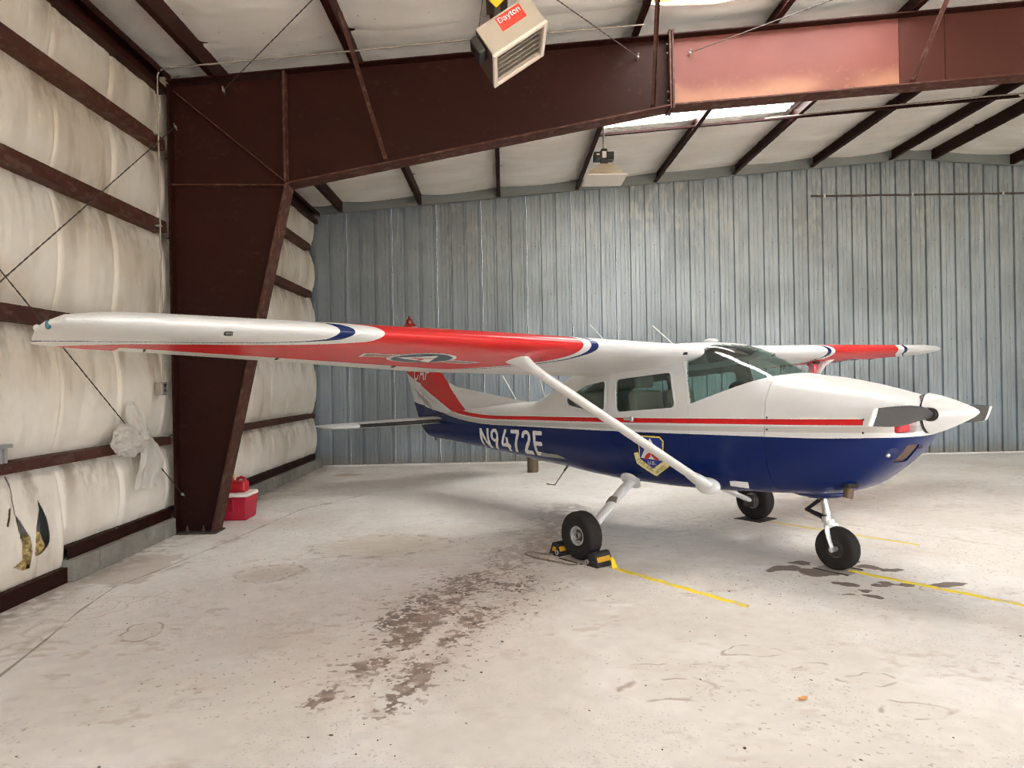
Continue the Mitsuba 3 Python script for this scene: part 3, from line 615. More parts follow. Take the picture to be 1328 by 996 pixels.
def blade(s):
    rs = np.array([.10, .16, .20, .28, .40, .55, .72, .88, .985]); ch = np.array([.075, .08, .095, .14, .168, .172, .16, .142, .130]); th = np.array([.07, .062, .045, .032, .025, .02, .016, .012, .010])
    be = np.radians([50, 48, 46, 42, 36, 29, 24, 20, 18]); P = []
    a = np.arange(24)*2*np.pi/24
    for r, c, t, b in zip(rs, ch, th, be):
        u = np.cos(a)*c/2-.01; v = np.sin(a)*t/2*np.where(np.cos(a) > 0, 1, 1)
        dx, dz = math.sin(b)*s*1., math.cos(b)
        P.append(np.stack([HUB[0]+.035+u*math.sin(b)*(-s)*-1*s+v*math.cos(b), np.full(24, s*r), HUB[2]+(u*math.cos(b)-v*math.sin(b)*s)*1.], 1))
    P = np.array(P); P[..., 2] += .028*P[..., 1]; return P
for s in (1, -1):
    P = blade(s); k = part('propeller__blade', grid(P, True, True), 'blade_grey', 40)
    P2 = np.stack([P[-1], P[-1]*[1, 0, 1]+[0, s*1.045, 0]]); c = P2[1].mean(0); P2[1] = c+(P2[1]-c)*[.92, 1, .88]
    k2 = part('propeller__blade_tip', grid(P2, True, True), 'decal_white', 40)
    part('propeller__blade_cuff', tube([(HUB[0]+.035, s*.10, HUB[2]), (HUB[0]+.035, s*.13, HUB[2]), (HUB[0]+.035, s*.158, HUB[2])], .046, 20), 'black_rubber', 40)

# ---- wings
WY = np.array([.44, 2.54, 4.95, 5.20, 5.36, 5.44, 5.475]); WLE = np.array([-.77, -.79, -.905, -.945, -1.03, -1.18, -1.36]); WTE = np.array([-2.39, -2.39, -2.03, -2.01, -2.01, -2.02, -2.02])
WZ = np.array([1.882, 1.935, 1.998, 2.003, 2.003, 1.99, 1.975]); WT = np.radians([6.9, 6.7, 5.6, 5.6, 5.2, 4.6, 4.]); WTH = np.array([.125, .125, .125, .118, .095, .065, .03])
WYF = np.array([0.]+list(WY))
def wing_at(y):
    f = lambda a: np.interp(y, WY, a); return f(WLE), f(WTE), f(WZ), f(WT), f(WTH)
def naca(s, t): return 5*t*(.2969*np.sqrt(s)-.126*s-.3516*s**2+.2843*s**3-.1036*s**4)
def camber(s): return np.where(s < .4, .02/.16*(.8*s-s*s), .02/.36*(.2+.8*s-s*s))
def wing_pt(y, s, side):
    """side +1 upper surface, -1 lower surface."""
    le, te, z, tw, th = wing_at(np.abs(y)); c = le-te; zz = (camber(s)*np.clip(th/.125, 0, 1)+side*naca(s, th))*c
    return np.stack([le-s*c*np.cos(tw)+0*zz+zz*-np.sin(tw)*0, np.broadcast_to(y, np.shape(zz))+0., z-s*c*np.sin(tw)+zz], -1)
def wing_low(x, y, eps=.002):
    le, te, z, tw, th = wing_at(np.abs(y)); s = np.clip((le-x)/((le-te)*np.cos(tw)), 0, 1); q = wing_pt(y, s, -1); q[..., 2] -= eps; return q
def wing_solid(s):
    sc = (1-np.cos(np.linspace(0, np.pi, 36)))/2; up, lo = sc[::-1], sc[1:-1]
    ys = np.unique(np.concatenate([WY, np.linspace(.44, 5.2, 40), np.linspace(5.2, 5.475, 16)])); out = []
    for y in ys: out.append(np.vstack([wing_pt(np.full(len(up), s*y), up, 1), wing_pt(np.full(len(lo), s*y), lo, -1)]))
    return grid(out, True, True)
def wing_paint(p, n, uv):
    x, y, z = bcoord(p); a = dr.abs(y)
    def lerp(v, lo=0):
        r = mi.Float(float(v[0]))
        for i in range(len(WY)-1): r = dr.select(a > float(WY[i]), float(v[i])+(a-float(WY[i]))*float((v[i+1]-v[i])/(WY[i+1]-WY[i])), r)
        return r
    s = dr.clip((lerp(WLE)-x)/(lerp(WLE)-lerp(WTE)), 0, 1)
    IN, OUT = wing_lines(s)
    c = mi.Color3f(*WHITE)
    e = smoothstep(.0, .12, s); c = mix(c, NAVY, step(IN-.165+.045*e, a)*step(-(IN-.085), -a)); c = mix(c, RED, step(IN, a)*step(-OUT, -a)); c = mix(c, NAVY, step(OUT+.20, a)*step(-(OUT+.30-.055*e), -a))
    c = mix(c, (.60, .585, .54), step(.757, s)*step(.605, a)*step(-5.02, -a))
    grime = fbm(x*6, y*1.2, z*3, octaves=4)
    return c*(.93+.1*grime)
def wing_lines(s):
    pts = ((0, 3.64), (.05, 3.72), (.12, 3.95), (.25, 4.37), (.36, 4.70), (.5, 5.0), (.71, 5.22), (1, 5.36)); o = mi.Float(3.64)
    for (a, u), (b, v) in zip(pts[:-1], pts[1:]): o = dr.select(s > a, u+(s-a)*((v-u)/(b-a)), o)
    return 1.945+.15*s+.65*s*s, o
mat('wing_paint', proc(wing_paint), .26, spec=.3, coat=.2)
FLAP = (.60, 2.62); AIL = (2.64, 5.02)
for s, nm in ((1, 'right_wing'), (-1, 'left_wing')):
    w = man(wing_solid(s)); flip = -1 if s < 0 else 1
    def plan(y0, y1, f0, grow=0.):
        def xs(y): le, te = np.interp(y, WY, WLE), np.interp(y, WY, WTE); return le-(le-te)*f0+grow
        q = [(xs(y0), s*(y0-grow)), (xs(y1), s*(y1+grow)), (-2.7, s*(y1+grow)), (-2.7, s*(y0-grow))]
        return man(prism(sg.Polygon(q), 'z', 1.2, 2.4))
    part(nm, tm(w-plan(*FLAP, .715, .004)-plan(*AIL, .75, .004)), 'wing_paint', 40)
    part(nm+'__flap', tm(w^plan(*FLAP, .72)), 'wing_paint', 40)
    part(nm+'__aileron', tm(w^plan(*AIL, .755)), 'wing_paint', 40)
    # stall warning port, vent and tip light
    for yy in ((.70, 4.585) if s > 0 else (.70,)):
        q = wing_pt(np.array([s*yy]), np.array([.004 if yy < 1 else .03]), -1)[0]+[0, 0, .0 if yy < 1 else -.004]
        part(nm+'__vent', rbox(q[0]-.03, q[0]+.008, q[1]-.022, q[1]+.022, q[2]-.018, q[2]+.006, .005, 6), 'black_plastic')
    for yy in (3.0, 4.0, 4.88):
        q = wing_pt(np.array([s*yy]), np.array([.76]), -1)[0]; part(nm+'__hinge', bar(q+[.02, 0, -.004], q+[-.04, 0, -.008], .008, .012), 'dark_iron')
    q = wing_pt(np.array([s*1.95]), np.array([.40]), -1)[0]
    part(nm+'__tie_down_ring', tube([q+[math.sin(t)*.025-.02, 0, -.02-math.cos(t)*.03] for t in np.linspace(0, 2*math.pi, 14)], .005, 6), 'dark_iron', True)
# tip light of the right wing

mat('teal_lens', lin(16, 78, 96), .1, spec=.7, coat=.8)
q = wing_pt(np.array([5.39]), np.array([.02]), 1)[0]
part('right_wing__tip_light', sphere(q+[-.09, .038, -.028], .026, 3, (1.3, .6, 1.)), 'teal_lens', True, label='teal position light')
part('right_wing__tip_lens', sphere(q+[-.30, .078, -.03], .022, 2, (2.4, .8, .8)), 'decal_white', True)
# ---- wing struts
mat('strut_paint', (.72, .70, .66), .3, coat=.3)
for s, nm in ((1, 'wing_strut'), (-1, 'wing_strut')):
    top = wing_pt(np.array([2.34]), np.array([.25]), -1)[0]+[0, 0, .03]; bot = np.array([-.70, .555, .675])
    n = 9; t = np.linspace(0, 1, n)[:, None]; c = bot+(top-bot)*t; ax = (top-bot)/np.linalg.norm(top-bot); ch = np.array([1., 0, 0]); ch -= ax*(ch@ax); ch /= np.linalg.norm(ch); tn = np.cross(ax, ch)
    a = np.arange(20)*2*np.pi/20; tear = np.stack([np.cos(a)*.5, np.sin(a)*.5*(.75+.25*np.cos(a))], 1)
    P = [cc+tear[:, :1]*.155*ch+tear[:, 1:]*.072*tn for cc in c]
    def side(m):
        if s < 0: m = m.copy(); m.vertices[:, 1] *= -1; m.invert()
        return m
    k = part(nm, side(grid(P, True, True)), 'strut_paint', 40)
    fa = [top+ax*-.30+0*ch, top+ax*-.16, top+ax*-.06, top+ax*.04+ch*-.01]
    Q = [f+tear[:, :1]*w*ch*1.+tear[:, 1:]*h*tn for f, w, h in zip(fa, (.156, .19, .31, .50), (.074, .085, .10, .12))]
    part(k+'__upper_fairing', side(grid(Q, True, True)), 'white_paint', 40)
    low = bot+ax*.02
    part(k+'__lower_fairing', side(cat(sphere(bot+[.025, .0, -.005], .104, 3, (1.25, .55, .74)), grid([low+ax*d+tear[:, :1]*w*ch+tear[:, 1:]*h*tn for d, w, h in ((-.02, .23, .11), (.08, .205, .105), (.16, .17, .085))], True, True))), 'white_paint', 40)
    part(k+'__slot_mark', side(bar(top+ax*-.10+tn*-.047+ch*.05, top+ax*-.10+tn*-.047+ch*-.03, .012, .004)), 'black_plastic')

# ---- tail
def pillow(poly, half, step_, sharp=.25, mirror=True):
    """A thin body on an (x, z) outline, half thickness rising from its edge."""
    from scipy.spatial import Delaunay
    b = poly.exterior.segmentize(step_); bp = np.array(b.coords)[:-1]; x0, z0, x1, z1 = poly.bounds
    X, Z = np.meshgrid(np.arange(x0, x1, step_), np.arange(z0, z1, step_)); pts = np.column_stack([X.ravel(), Z.ravel()])
    pts = pts[shapely.contains_xy(poly.buffer(-step_*.45), pts[:, 0], pts[:, 1])]; allp = np.vstack([bp, pts])
    tri = Delaunay(allp).simplices; c = allp[tri].mean(1); tri = tri[shapely.contains_xy(poly, c[:, 0], c[:, 1])]
    d = shapely.distance(poly.exterior, shapely.points(allp)); u = np.clip(d/sharp, 0, 1); h = half*np.sqrt(np.clip(1-(1-u)**2, 0, 1)); h[:len(bp)] = 0
    A = np.column_stack([allp[:, 0], h, allp[:, 1]]); B = np.column_stack([allp[:, 0], -h, allp[:, 1]]); n = len(allp)
    idx = np.concatenate([np.arange(len(bp)), np.arange(n, 2*n-len(bp))])
    m = trimesh.Trimesh(np.vstack([A, B[len(bp):]]), np.vstack([tri, idx[tri][:, ::-1]]), process=False)
    if m.volume < 0: m.invert()
    return m
FIN = sg.Polygon([(-3.80, 1.36), (-4.44, 1.435), (-5.09, 1.515), (-5.67, 1.59), (-5.93, 1.675), (-6.06, 1.78), (-6.45, 2.19), (-6.84, 2.60), (-6.93, 2.655), (-7.02, 2.66), (-6.585, 1.09), (-6.3, 1.0), (-5.5, 1.1), (-4.5, 1.2)])
RUD = sg.Polygon([(-7.03, 2.66), (-7.27, 2.66), (-7.31, 2.62), (-7.2, 1.79), (-6.985, 1.36), (-6.80, 1.03), (-6.72, .93), (-6.62, .93), (-6.595, 1.09)])
part('fin', pillow(FIN, .05, .05), 'fin_paint', 40)
part('rudder', pillow(RUD, .035, .04, .15), 'fin_paint', 40)
part('beacon', cat(moved(tcyl(radius=.065, height=.03, sections=20), (-7.09, 0, 2.672)), moved(revolve(np.array([(.055, 0), (.052, .03), (.04, .05), (.018, .065), (.012, .10), (0, .105)]), sections=20), (-7.09, 0, 2.685))), 'beacon_red', 40, label='red rotating beacon on the fin tip')
def tail_paint(p, n, uv):
    x, y, z = bcoord(p); a = dr.abs(y); le = -5.88-(a-.05)*.21
    return mix((.42, .42, .42), (.010, .011, .014), step(-.045, x-le)*step(-1.36, -a))+mix((0, 0, 0), (.25, .25, .24), step(1.36, a))
mat('tail_paint', proc(tail_paint), .3, coat=.5)
def stab(s):
    sc = (1-np.cos(np.linspace(0, np.pi, 22)))/2; up, lo = sc[::-1], sc[1:-1]; out = []
    for y, le, te, th in ((.02, -5.87, -6.98, .10), (1.55, -6.195, -6.98, .10), (1.68, -6.25, -6.98, .09), (1.75, -6.36, -6.97, .06), (1.785, -6.50, -6.95, .02)):
        c = le-te; z0 = 1.07-.022*y; f = lambda q, sd: np.column_stack([le-q*c, np.full(len(q), s*y), z0+sd*naca(q, th)*c]); out.append(np.vstack([f(up, 1), f(lo, -1)]))
    return grid(out, True, True)
for s in (1, -1):
    st = man(stab(s)); cut = man(prism(sg.Polygon([(-6.50, s*.10), (-6.50, s*1.40), (-6.28, s*1.404), (-6.28, s*1.9), (-7.2, s*1.9), (-7.2, s*.10)]), 'z', .9, 1.2)); cut2 = man(prism(sg.Polygon([(-6.496, s*.095), (-6.496, s*1.395), (-6.27, s*1.399), (-6.27, s*1.9), (-7.2, s*1.9), (-7.2, s*.095)]), 'z', .9, 1.2))
    k = part('stabilizer', tm(st-cut2), 'tail_paint', 40); part('elevator', tm(st^cut), 'tail_paint', 40)
part('tail_ring', cat(tube([(-6.30+.02*math.cos(t), 0, .765+.025*math.sin(t)) for t in np.linspace(0, 6.28, 12)], .008, 6)), 'dark_iron', True)

# ---- landing gear
def wheel_mesh(c, r, w, rim, groove=3):
    """(tyre, rim) turned about the y axis."""
    pr = [(rim, -w*.30), (rim+.012, -w*.42), (r*.72, -w*.50), (r*.86, -w*.485), (r*.95, -w*.40), (r*.985, -w*.30)]
    for g in np.linspace(-.20, .20, groove): pr += [(r*.997, w*(g-.045)), (r*.985, w*(g-.03)), (r*.985, w*(g+.03)), (r*.997, w*(g+.045))]
    pr += [(r*.985, w*.30), (r*.95, w*.40), (r*.86, w*.485), (r*.72, w*.50), (rim+.012, w*.42), (rim, w*.30)]
    ty = revolve(np.array(pr+[pr[0]]), sections=56); rm = revolve(np.array([(0, -w*.18), (rim*.30, -w*.18), (rim*.34, -w*.12), (rim*.78, -w*.14), (rim*.90, -w*.36), (rim+.006, -w*.37), (rim+.006, w*.37), (rim*.90, w*.36), (rim*.78, w*.14), (rim*.34, w*.12), (rim*.30, w*.34), (rim*.16, w*.36), (0, w*.36)]), sections=40)
    for m in (ty, rm):
        m.apply_transform(trimesh.transformations.rotation_matrix(-math.pi/2, (1, 0, 0))); m.apply_translation(c)
        if m.volume < 0: m.invert()
    return ty, rm
for s in (1, -1):
    c = (-1.47, s*1.37, .2212); ty, rm = wheel_mesh(c, .219, .155, .083)
    part('main_wheel', rm, 'aluminium', 30); kk = [k for k in BODY_MESH if k.startswith(AP+'__main_wheel')][-1][len(AP)+2:]
    part(kk+'__tyre', ty, 'black_rubber', 30)
    for a in range(6):
        an = a*math.pi/3; part(kk+'__rim_bolt', moved(tcyl(radius=.007, height=.02, sections=6), (c[0]+.05*math.cos(an), c[1]+s*.026, c[2]+.05*math.sin(an)), (90, (1, 0, 0))), 'dark_iron')
    part(kk+'__hub_cap', cat(moved(disc_at(np.array([0, 0, 0]), np.array([0, 1., 0]), .046, .012), (c[0], c[1]+s*.022, c[2])), moved(sphere((0, 0, 0), .026, 2, (1, .9, 1)), (c[0], c[1]+s*.04, c[2]))), 'dark_iron', True)  # hub cap whose dark disc stands for the shade in the rim recess
    leg = tube([(-1.70, s*.40, .615), (-1.66, s*.60, .545), (-1.58, s*.90, .40), (-1.50, s*1.20, .262), (-1.47, s*1.29, .222)], [.062, .06, .055, .05, .047], 18, True, .55)
    k = part('gear_leg', leg, 'white_paint', 40)
    part(k+'__root_fairing', grid([np.array([-1.69, s*.42, .60])+np.stack([np.cos(a)*rx, s*(.04-d*.6)+0*a+np.sin(a)*ry*.5, np.sin(a)*ry-d*.5], 1) for a in [np.arange(24)*2*np.pi/24] for d, rx, ry in ((-.03, .125, .075), (.0, .125, .072), (.03, .112, .062), (.06, .08, .05))], True, True), 'white_paint', 40)
    part(k+'__step_pad', tube([(-1.622, s*.78, .463), (-1.61, s*.815, .447), (-1.598, s*.85, .43)], .0590, 18, True, .58), 'step_grey', 40, label='dark step tread on the leg')
    part(kk+'__brake', moved(rbox(-1.55, -1.40, s*1.27-.02, s*1.27+.02, .15, .29, .015), (0, 0, 0)), 'dark_iron', 30)
# nose gear
NC = (.215, 0, .1822); ty, rm = wheel_mesh(NC, .180, .128, .068)
part('nose_gear', cat(tube([(.085, 0, .66), (.115, 0, .53), (.128, 0, .47)], .030, 16), tube([(.128, 0, .475), (.14, 0, .43), (.15, 0, .40)], .023, 16), tube([(.122, 0, .485), (.127, 0, .47), (.131, 0, .455)], .036, 16)), 'aluminium', 40)
part('nose_gear__fork', cat(tube([(.148, 0, .42), (.155, 0, .385), (.16, 0, .365)], [.036, .044, .046], 16), rbox(.135, .19, -.085, .085, .35, .38, .013, 8), *[tube([(.165, s*.07, .368), (.172, s*.086, .33), (.19, s*.088, .26), (.213, s*.086, .19), (.217, s*.085, .172)], [.03, .032, .026, .023, .024], 12, True, .55) for s in (1, -1)]), 'strut_paint', 40)
part('nose_gear__axle', moved(tcyl(radius=.022, height=.215, sections=16), NC, (90, (1, 0, 0))), 'aluminium', 40)
part('nose_gear__wheel_rim', rm, 'dark_iron', 30); part('nose_gear__tyre', ty, 'black_rubber', 30)
for s in (1, -1):
    part('nose_gear__torque_link', cat(rod((.07, s*.03, .575), (-.055, s*.012, .475), .012, 8), rod((-.055, s*.012, .475), (.105, s*.03, .425), .013, 8)), 'black_rubber', 40)
part('nose_gear__collar', moved(tcyl(radius=.045, height=.05, sections=18), (.125, 0, .415), (-10, (0, 1, 0))), 'aluminium', 40)
part('nose_gear__steering_arm', cat(rod((.0, -.06, .60), (.12, .05, .585), .012, 8), rod((.0, .06, .60), (.12, -.05, .585), .012, 8)), 'dark_iron', 40)
# blister under the nose that carries the leg
part('gear_blister', sphere((.03, 0, .64), .17, 3, (1.5, .7, .32)), 'navy_paint', True)

# ---- antennas, cabin steps, small fittings
for a, b, r in (((-2.26, 0, 1.90), (-2.73, 0, 2.30), .006), ((-1.47, .0, 1.98), (-1.77, 0, 2.215), .006), ((-4.13, 0, 1.34), (-4.48, 0, 1.73), .007), ((-3.57, 0, 1.39), (-3.69, 0, 1.73), .006)):
    k = part('antenna', rod(a, b, r, 8), 'white_paint', True); part(k+'__base', sphere(a, .028, 2, (1.6, .8, .8)), 'white_paint', True)
part('roof_dome', sphere((-.98, .06, 2.0), .05, 2, (1.6, 1, .5)), 'white_paint', True)
part('belly_mast', cat(rod((-3.02, .12, .63), (-3.10, .12, .55), .012, 8), rod((-3.10, .12, .55), (-3.26, .14, .36), .006, 8), rod((-3.26, .14, .36), (-3.42, .14, .36), .006, 8)), 'dark_iron', True, label='thin dark antenna rod below the belly')
yk = float(hull_y(-.44, .70)); part('drain_cover', bar((-.53, yk+.012, .70), (-.35, yk+.010, .695), .012, .055, (0, .35, 1)), 'decal_white', False, label='small white plate low on the nose')

# ---- interior
for px_, s in ((-1.30, 1), (-1.30, -1), (-2.15, .9), (-2.15, -.9)):
    k = part('seat', rbox(px_-.24, px_+.26, s*.26-.22, s*.26+.22, .84, 1.0, .05, 10), 'seat_cloth')
    b = rbox(px_-.34, px_-.22, s*.26-.22, s*.26+.22, .95, 1.53, .045, 10); part(k+'__backrest', moved(b, (0, 0, 0), (-8, (0, 1, 0), (px_-.28, 0, .95))), 'seat_cloth')
    if px_ > -2: part(k+'__headrest', rbox(px_-.42, px_-.33, s*.26-.12, s*.26+.12, 1.55, 1.70, .035, 8), 'seat_cloth')
part('cabin_floor', bx(-3.2, -.16, -.40, .40, .74, .78), 'lining')
part('instrument_panel', rbox(-.30, -.22, -.46, .46, 1.15, 1.50, .02), 'black_plastic'); part('instrument_panel__glareshield', moved(rbox(-.42, -.12, -.44, .44, 1.49, 1.53, .018), (0, 0, 0), (6, (0, 1, 0), (-.27, 0, 1.5))), 'black_plastic')
for s in (1, -1):
    k = part('control_yoke', cat(tube([(-.48, s*.26+.16*math.cos(t), 1.36+.13*math.sin(t)) for t in np.linspace(-2.9, -.25, 18)], .014, 8), rod((-.26, s*.26, 1.33), (-.48, s*.26, 1.33), .014, 8)), 'black_plastic', True)
# a dark headset bag seen through the windshield
part('cowl_cover_bag', sphere((-.46, .36, 1.545), .085, 2, (1.2, .8, .75)), 'black_rubber', True, label='dark rounded bundle on the glareshield')

# ---- markings on the skin
def flat_tri(poly, step_=.02):
    from scipy.spatial import Delaunay
    out = []
    for g in getattr(poly, 'geoms', [poly]):
        if g.area < 1e-7: continue
        v, f = triangulate_polygon(g, engine='earcut'); m = trimesh.Trimesh(np.column_stack([v, np.zeros(len(v))]), f, process=False)
        v2, f2 = trimesh.remesh.subdivide_to_size(m.vertices, m.faces, step_, max_iter=12); out.append(trimesh.Trimesh(v2, f2, process=False))
    return cat(*out)
def on_side(poly, eps, s=1, step_=.03):
    m = flat_tri(poly, step_); x, z = m.vertices[:, 0], m.vertices[:, 1]; v = np.column_stack([x, s*(hull_y(x, z)+eps), z]); m = trimesh.Trimesh(v, m.faces, process=False)
    if m.face_normals[:, 1].mean()*s < 0: m.invert()
    return m
def on_wing(poly, eps, step_=.04):
    m = flat_tri(poly, step_); q = wing_low(m.vertices[:, 0], m.vertices[:, 1], eps); m = trimesh.Trimesh(q, m.faces, process=False)
    if m.face_normals[:, 2].mean() > 0: m.invert()
    return m
def text_poly(t, h, bold=False):
    m = meshkit.text_mesh(t, h, .001, bold); f = m.face_normals[:, 2] > .9
    return shapely.union_all([sg.Polygon(m.vertices[q][:, :2]).buffer(1e-5) for q in m.faces[f]])
from shapely import affinity
def fit(g, x0, y0, x1, y1):
    a, b, c, d = g.bounds; return affinity.translate(affinity.scale(g, (x1-x0)/(c-a), (y1-y0)/(d-b), origin=(a, b)), x0-a, y0-b)
def mark(name, poly, eps, m, side=1, label=None, step_=.07): return part(name, on_side(poly, eps, side, step_), m, False, label)
P2 = sg.Polygon
for s in (1, -1):
    g = text_poly('N9472E', .3, True); g = fit(g, -4.715, 0, -3.165, .285)
    def place(q):
        q = np.asarray(q, float); t = (q[:, 0]+4.715)/1.55; u = q[:, 1]/.285
        return np.column_stack([q[:, 0]*1 if s > 0 else -7.88-q[:, 0], (.745-.012*t)*(1-u)+(1.016+.032*t)*u])
    mark('registration', shapely.transform(g, place), .003, 'decal_white', s, 'white registration N9472E on the blue side')
    # shield emblem on the door
    cx = -1.347; mir = (lambda q: q)
    sh = P2([(cx-.115, 1.085), (cx+.115, 1.085), (cx+.165, 1.045), (cx+.155, .93), (cx+.165, .84), (cx, .735), (cx-.165, .84), (cx-.155, .93), (cx-.165, 1.045)])
    ban = P2([(cx-.225, .905), (cx-.165, .915), (cx-.15, .85), (cx, .765), (cx+.15, .85), (cx+.165, .915), (cx+.225, .905), (cx+.205, .80), (cx, .682), (cx-.205, .80)]).buffer(-.012).buffer(.012)
    mark('shield_emblem', shapely.union_all([sh.buffer(.014), ban.buffer(.012)]), .0016, 'decal_black', s, 'shield emblem on the cabin door')
    mark('shield_emblem__border', sh, .0024, 'decal_yellow', s); mark('shield_emblem__field', sh.buffer(-.014), .0032, 'emblem_blue', s)
    mark('shield_emblem__triangle', P2([(cx-.006, 1.066), (cx+.15, .85), (cx-.135, .862)]), .0040, 'decal_white', s)
    for an in (90, 215, 325):
        q = affinity.translate(affinity.rotate(affinity.scale(sg.Point(0, 0).buffer(1), .052, .021), an, origin=(0, 0)), cx+.055*math.cos(math.radians(an)), .915+.055*math.sin(math.radians(an)))
        mark('shield_emblem__propeller', q, .0048, 'decal_red', s)
    mark('shield_emblem__lower_field', P2([(cx-.135, .852), (cx+.14, .846), (cx+.145, .83), (cx, .755), (cx-.14, .838)]), .0044, 'emblem_blue', s)
    mark('shield_emblem__lettering', fit(text_poly('U.S.', .05, True), cx-.052, .803, cx+.05, .84), .0054, 'decal_white', s, None, .05)
    mark('shield_emblem__banner', ban, .0048, 'decal_cream', s)
    for t, ang, x, z, w in (('CIVIL AIR', -30, cx-.196, .825, .20), ('PATROL', 30, cx+.022, .702, .18)):
        q = fit(text_poly(t, .03, False), 0, 0, w, .036); q = affinity.translate(affinity.rotate(q, ang, origin=(0, 0)), x, z); mark('shield_emblem__lettering', q, .0058, 'decal_black', s, None, .05)
# roundel with bars under each wing
RC = (-1.335, 3.09)
for s in (1, -1):
    wn = ('right' if s > 0 else 'left')+'_wing'
    def wm(name, poly, eps, m, label=None): return part(wn+'__'+name, on_wing(shapely.transform(poly, lambda q: np.asarray(q)*[1, s]), eps), m, False, label)
    disc = sg.Point(RC).buffer(.262, quad_segs=20)
    bars = [P2([(-1.235, 3.60), (-1.205, 3.25), (-1.36, 3.25), (-1.425, 3.56)]), P2([(-1.365, 2.54), (-1.50, 2.585), (-1.47, 2.95), (-1.30, 2.95)])]
    k = wm('roundel', shapely.union_all([disc]+bars), .0020, 'decal_white', 'white outlined roundel with bars under the wing')
    for b in bars: wm('roundel_bar', b.buffer(-.022).difference(disc), .0035, 'roundel_grey')
    wm('roundel_disc', sg.Point(RC).buffer(.232, quad_segs=20), .0035, 'roundel_navy')
    wm('roundel_triangle', P2([(-1.345, 3.30), (-1.155, 3.05), (-1.49, 2.94)]), .0050, 'decal_white')
    for an in (75, 195, 315):
        q = affinity.translate(affinity.rotate(affinity.scale(sg.Point(0, 0).buffer(1), .055, .02), an, origin=(0, 0)), -1.33+.05*math.cos(math.radians(an)), 3.09+.05*math.sin(math.radians(an)))
        wm('roundel_propeller', q, .0062, 'decal_red')
# script on the fin: only its lower strokes show below the wing
for s in (1, -1):
    g = fit(text_poly('CAP', .2, False), -6.86, 1.70, -6.36, 2.0); m = flat_tri(affinity.skew(g, 14, 0), .05)
    v = np.column_stack([m.vertices[:, 0] if s > 0 else -13.08-m.vertices[:, 0], np.full(len(m.vertices), s*.0535), m.vertices[:, 1]]); q = trimesh.Trimesh(v, m.faces, process=False)
    if q.face_normals[:, 1].mean()*s < 0: q.invert()
    part('fin__lettering', q, 'decal_white', False)
    # pale louvre lines low on the fin
    for i in range(3):
        a, b = np.array([-6.86+.06*i, 1.56-.055*i]), np.array([-6.35+.06*i, 1.30-.055*i]); l = sg.LineString([a, b]).buffer(.006); m = flat_tri(l, .05)
        q = trimesh.Trimesh(np.column_stack([m.vertices[:, 0], np.full(len(m.vertices), s*.0535), m.vertices[:, 1]]), m.faces, process=False)
        if q.face_normals[:, 1].mean()*s < 0: q.invert()
        part('fin__stripe', q, 'grey_paint', False)


# =================================================================== LOOSE THINGS
# ---- red streamer hung from the left wing
mat('streamer_red', lin(214, 44, 62), .6)
fl = thing('warning_streamer', 'red warning streamer hanging under the far wing in front of the strut', 'streamer')
TOPS = wing_pt(np.array([-1.80]), np.array([.10]), -1)[0]
def bput(key, mesh, m, smooth=30, **kw): return put(key, world(mesh), m, smooth, **kw)
fz = np.linspace(TOPS[2]-.05, TOPS[2]-.42, 14)
rib_ = grid(np.array([[[TOPS[0]+.012*math.sin(7*z), TOPS[1]+t+.01*math.sin(5*z), z] for t in (-.034, .034)] for z in fz])); rib_ = cat(rib_, moved(trimesh.Trimesh(rib_.vertices, rib_.faces[:, ::-1], process=False), (-.003, 0, 0)))
bput(fl+'__ribbon', rib_, 'streamer_red', True)
bput(fl+'__clip', cat(rbox(TOPS[0]-.02, TOPS[0]+.02, TOPS[1]-.06, TOPS[1]+.03, TOPS[2]-.055, TOPS[2]-.025, .006, 6), rod(TOPS+[0, 0, .01], TOPS+[0, 0, -.03], .008, 6)), 'black_plastic')
g = fit(text_poly('REMOVE BEFORE FLIGHT', .03), 0, 0, .30, .026); m = flat_tri(affinity.translate(affinity.rotate(g, -90, origin=(0, 0)), -.012, 0), .03)
zz = TOPS[2]-.08+m.vertices[:, 1]; m = trimesh.Trimesh(np.column_stack([TOPS[0]+.012*np.sin(7*zz)+.002, TOPS[1]-m.vertices[:, 0]+.01*np.sin(5*zz), zz]), m.faces, process=False)
if m.face_normals[:, 0].mean() < 0: m.invert()
bput(fl+'__lettering', m, 'decal_white', False)

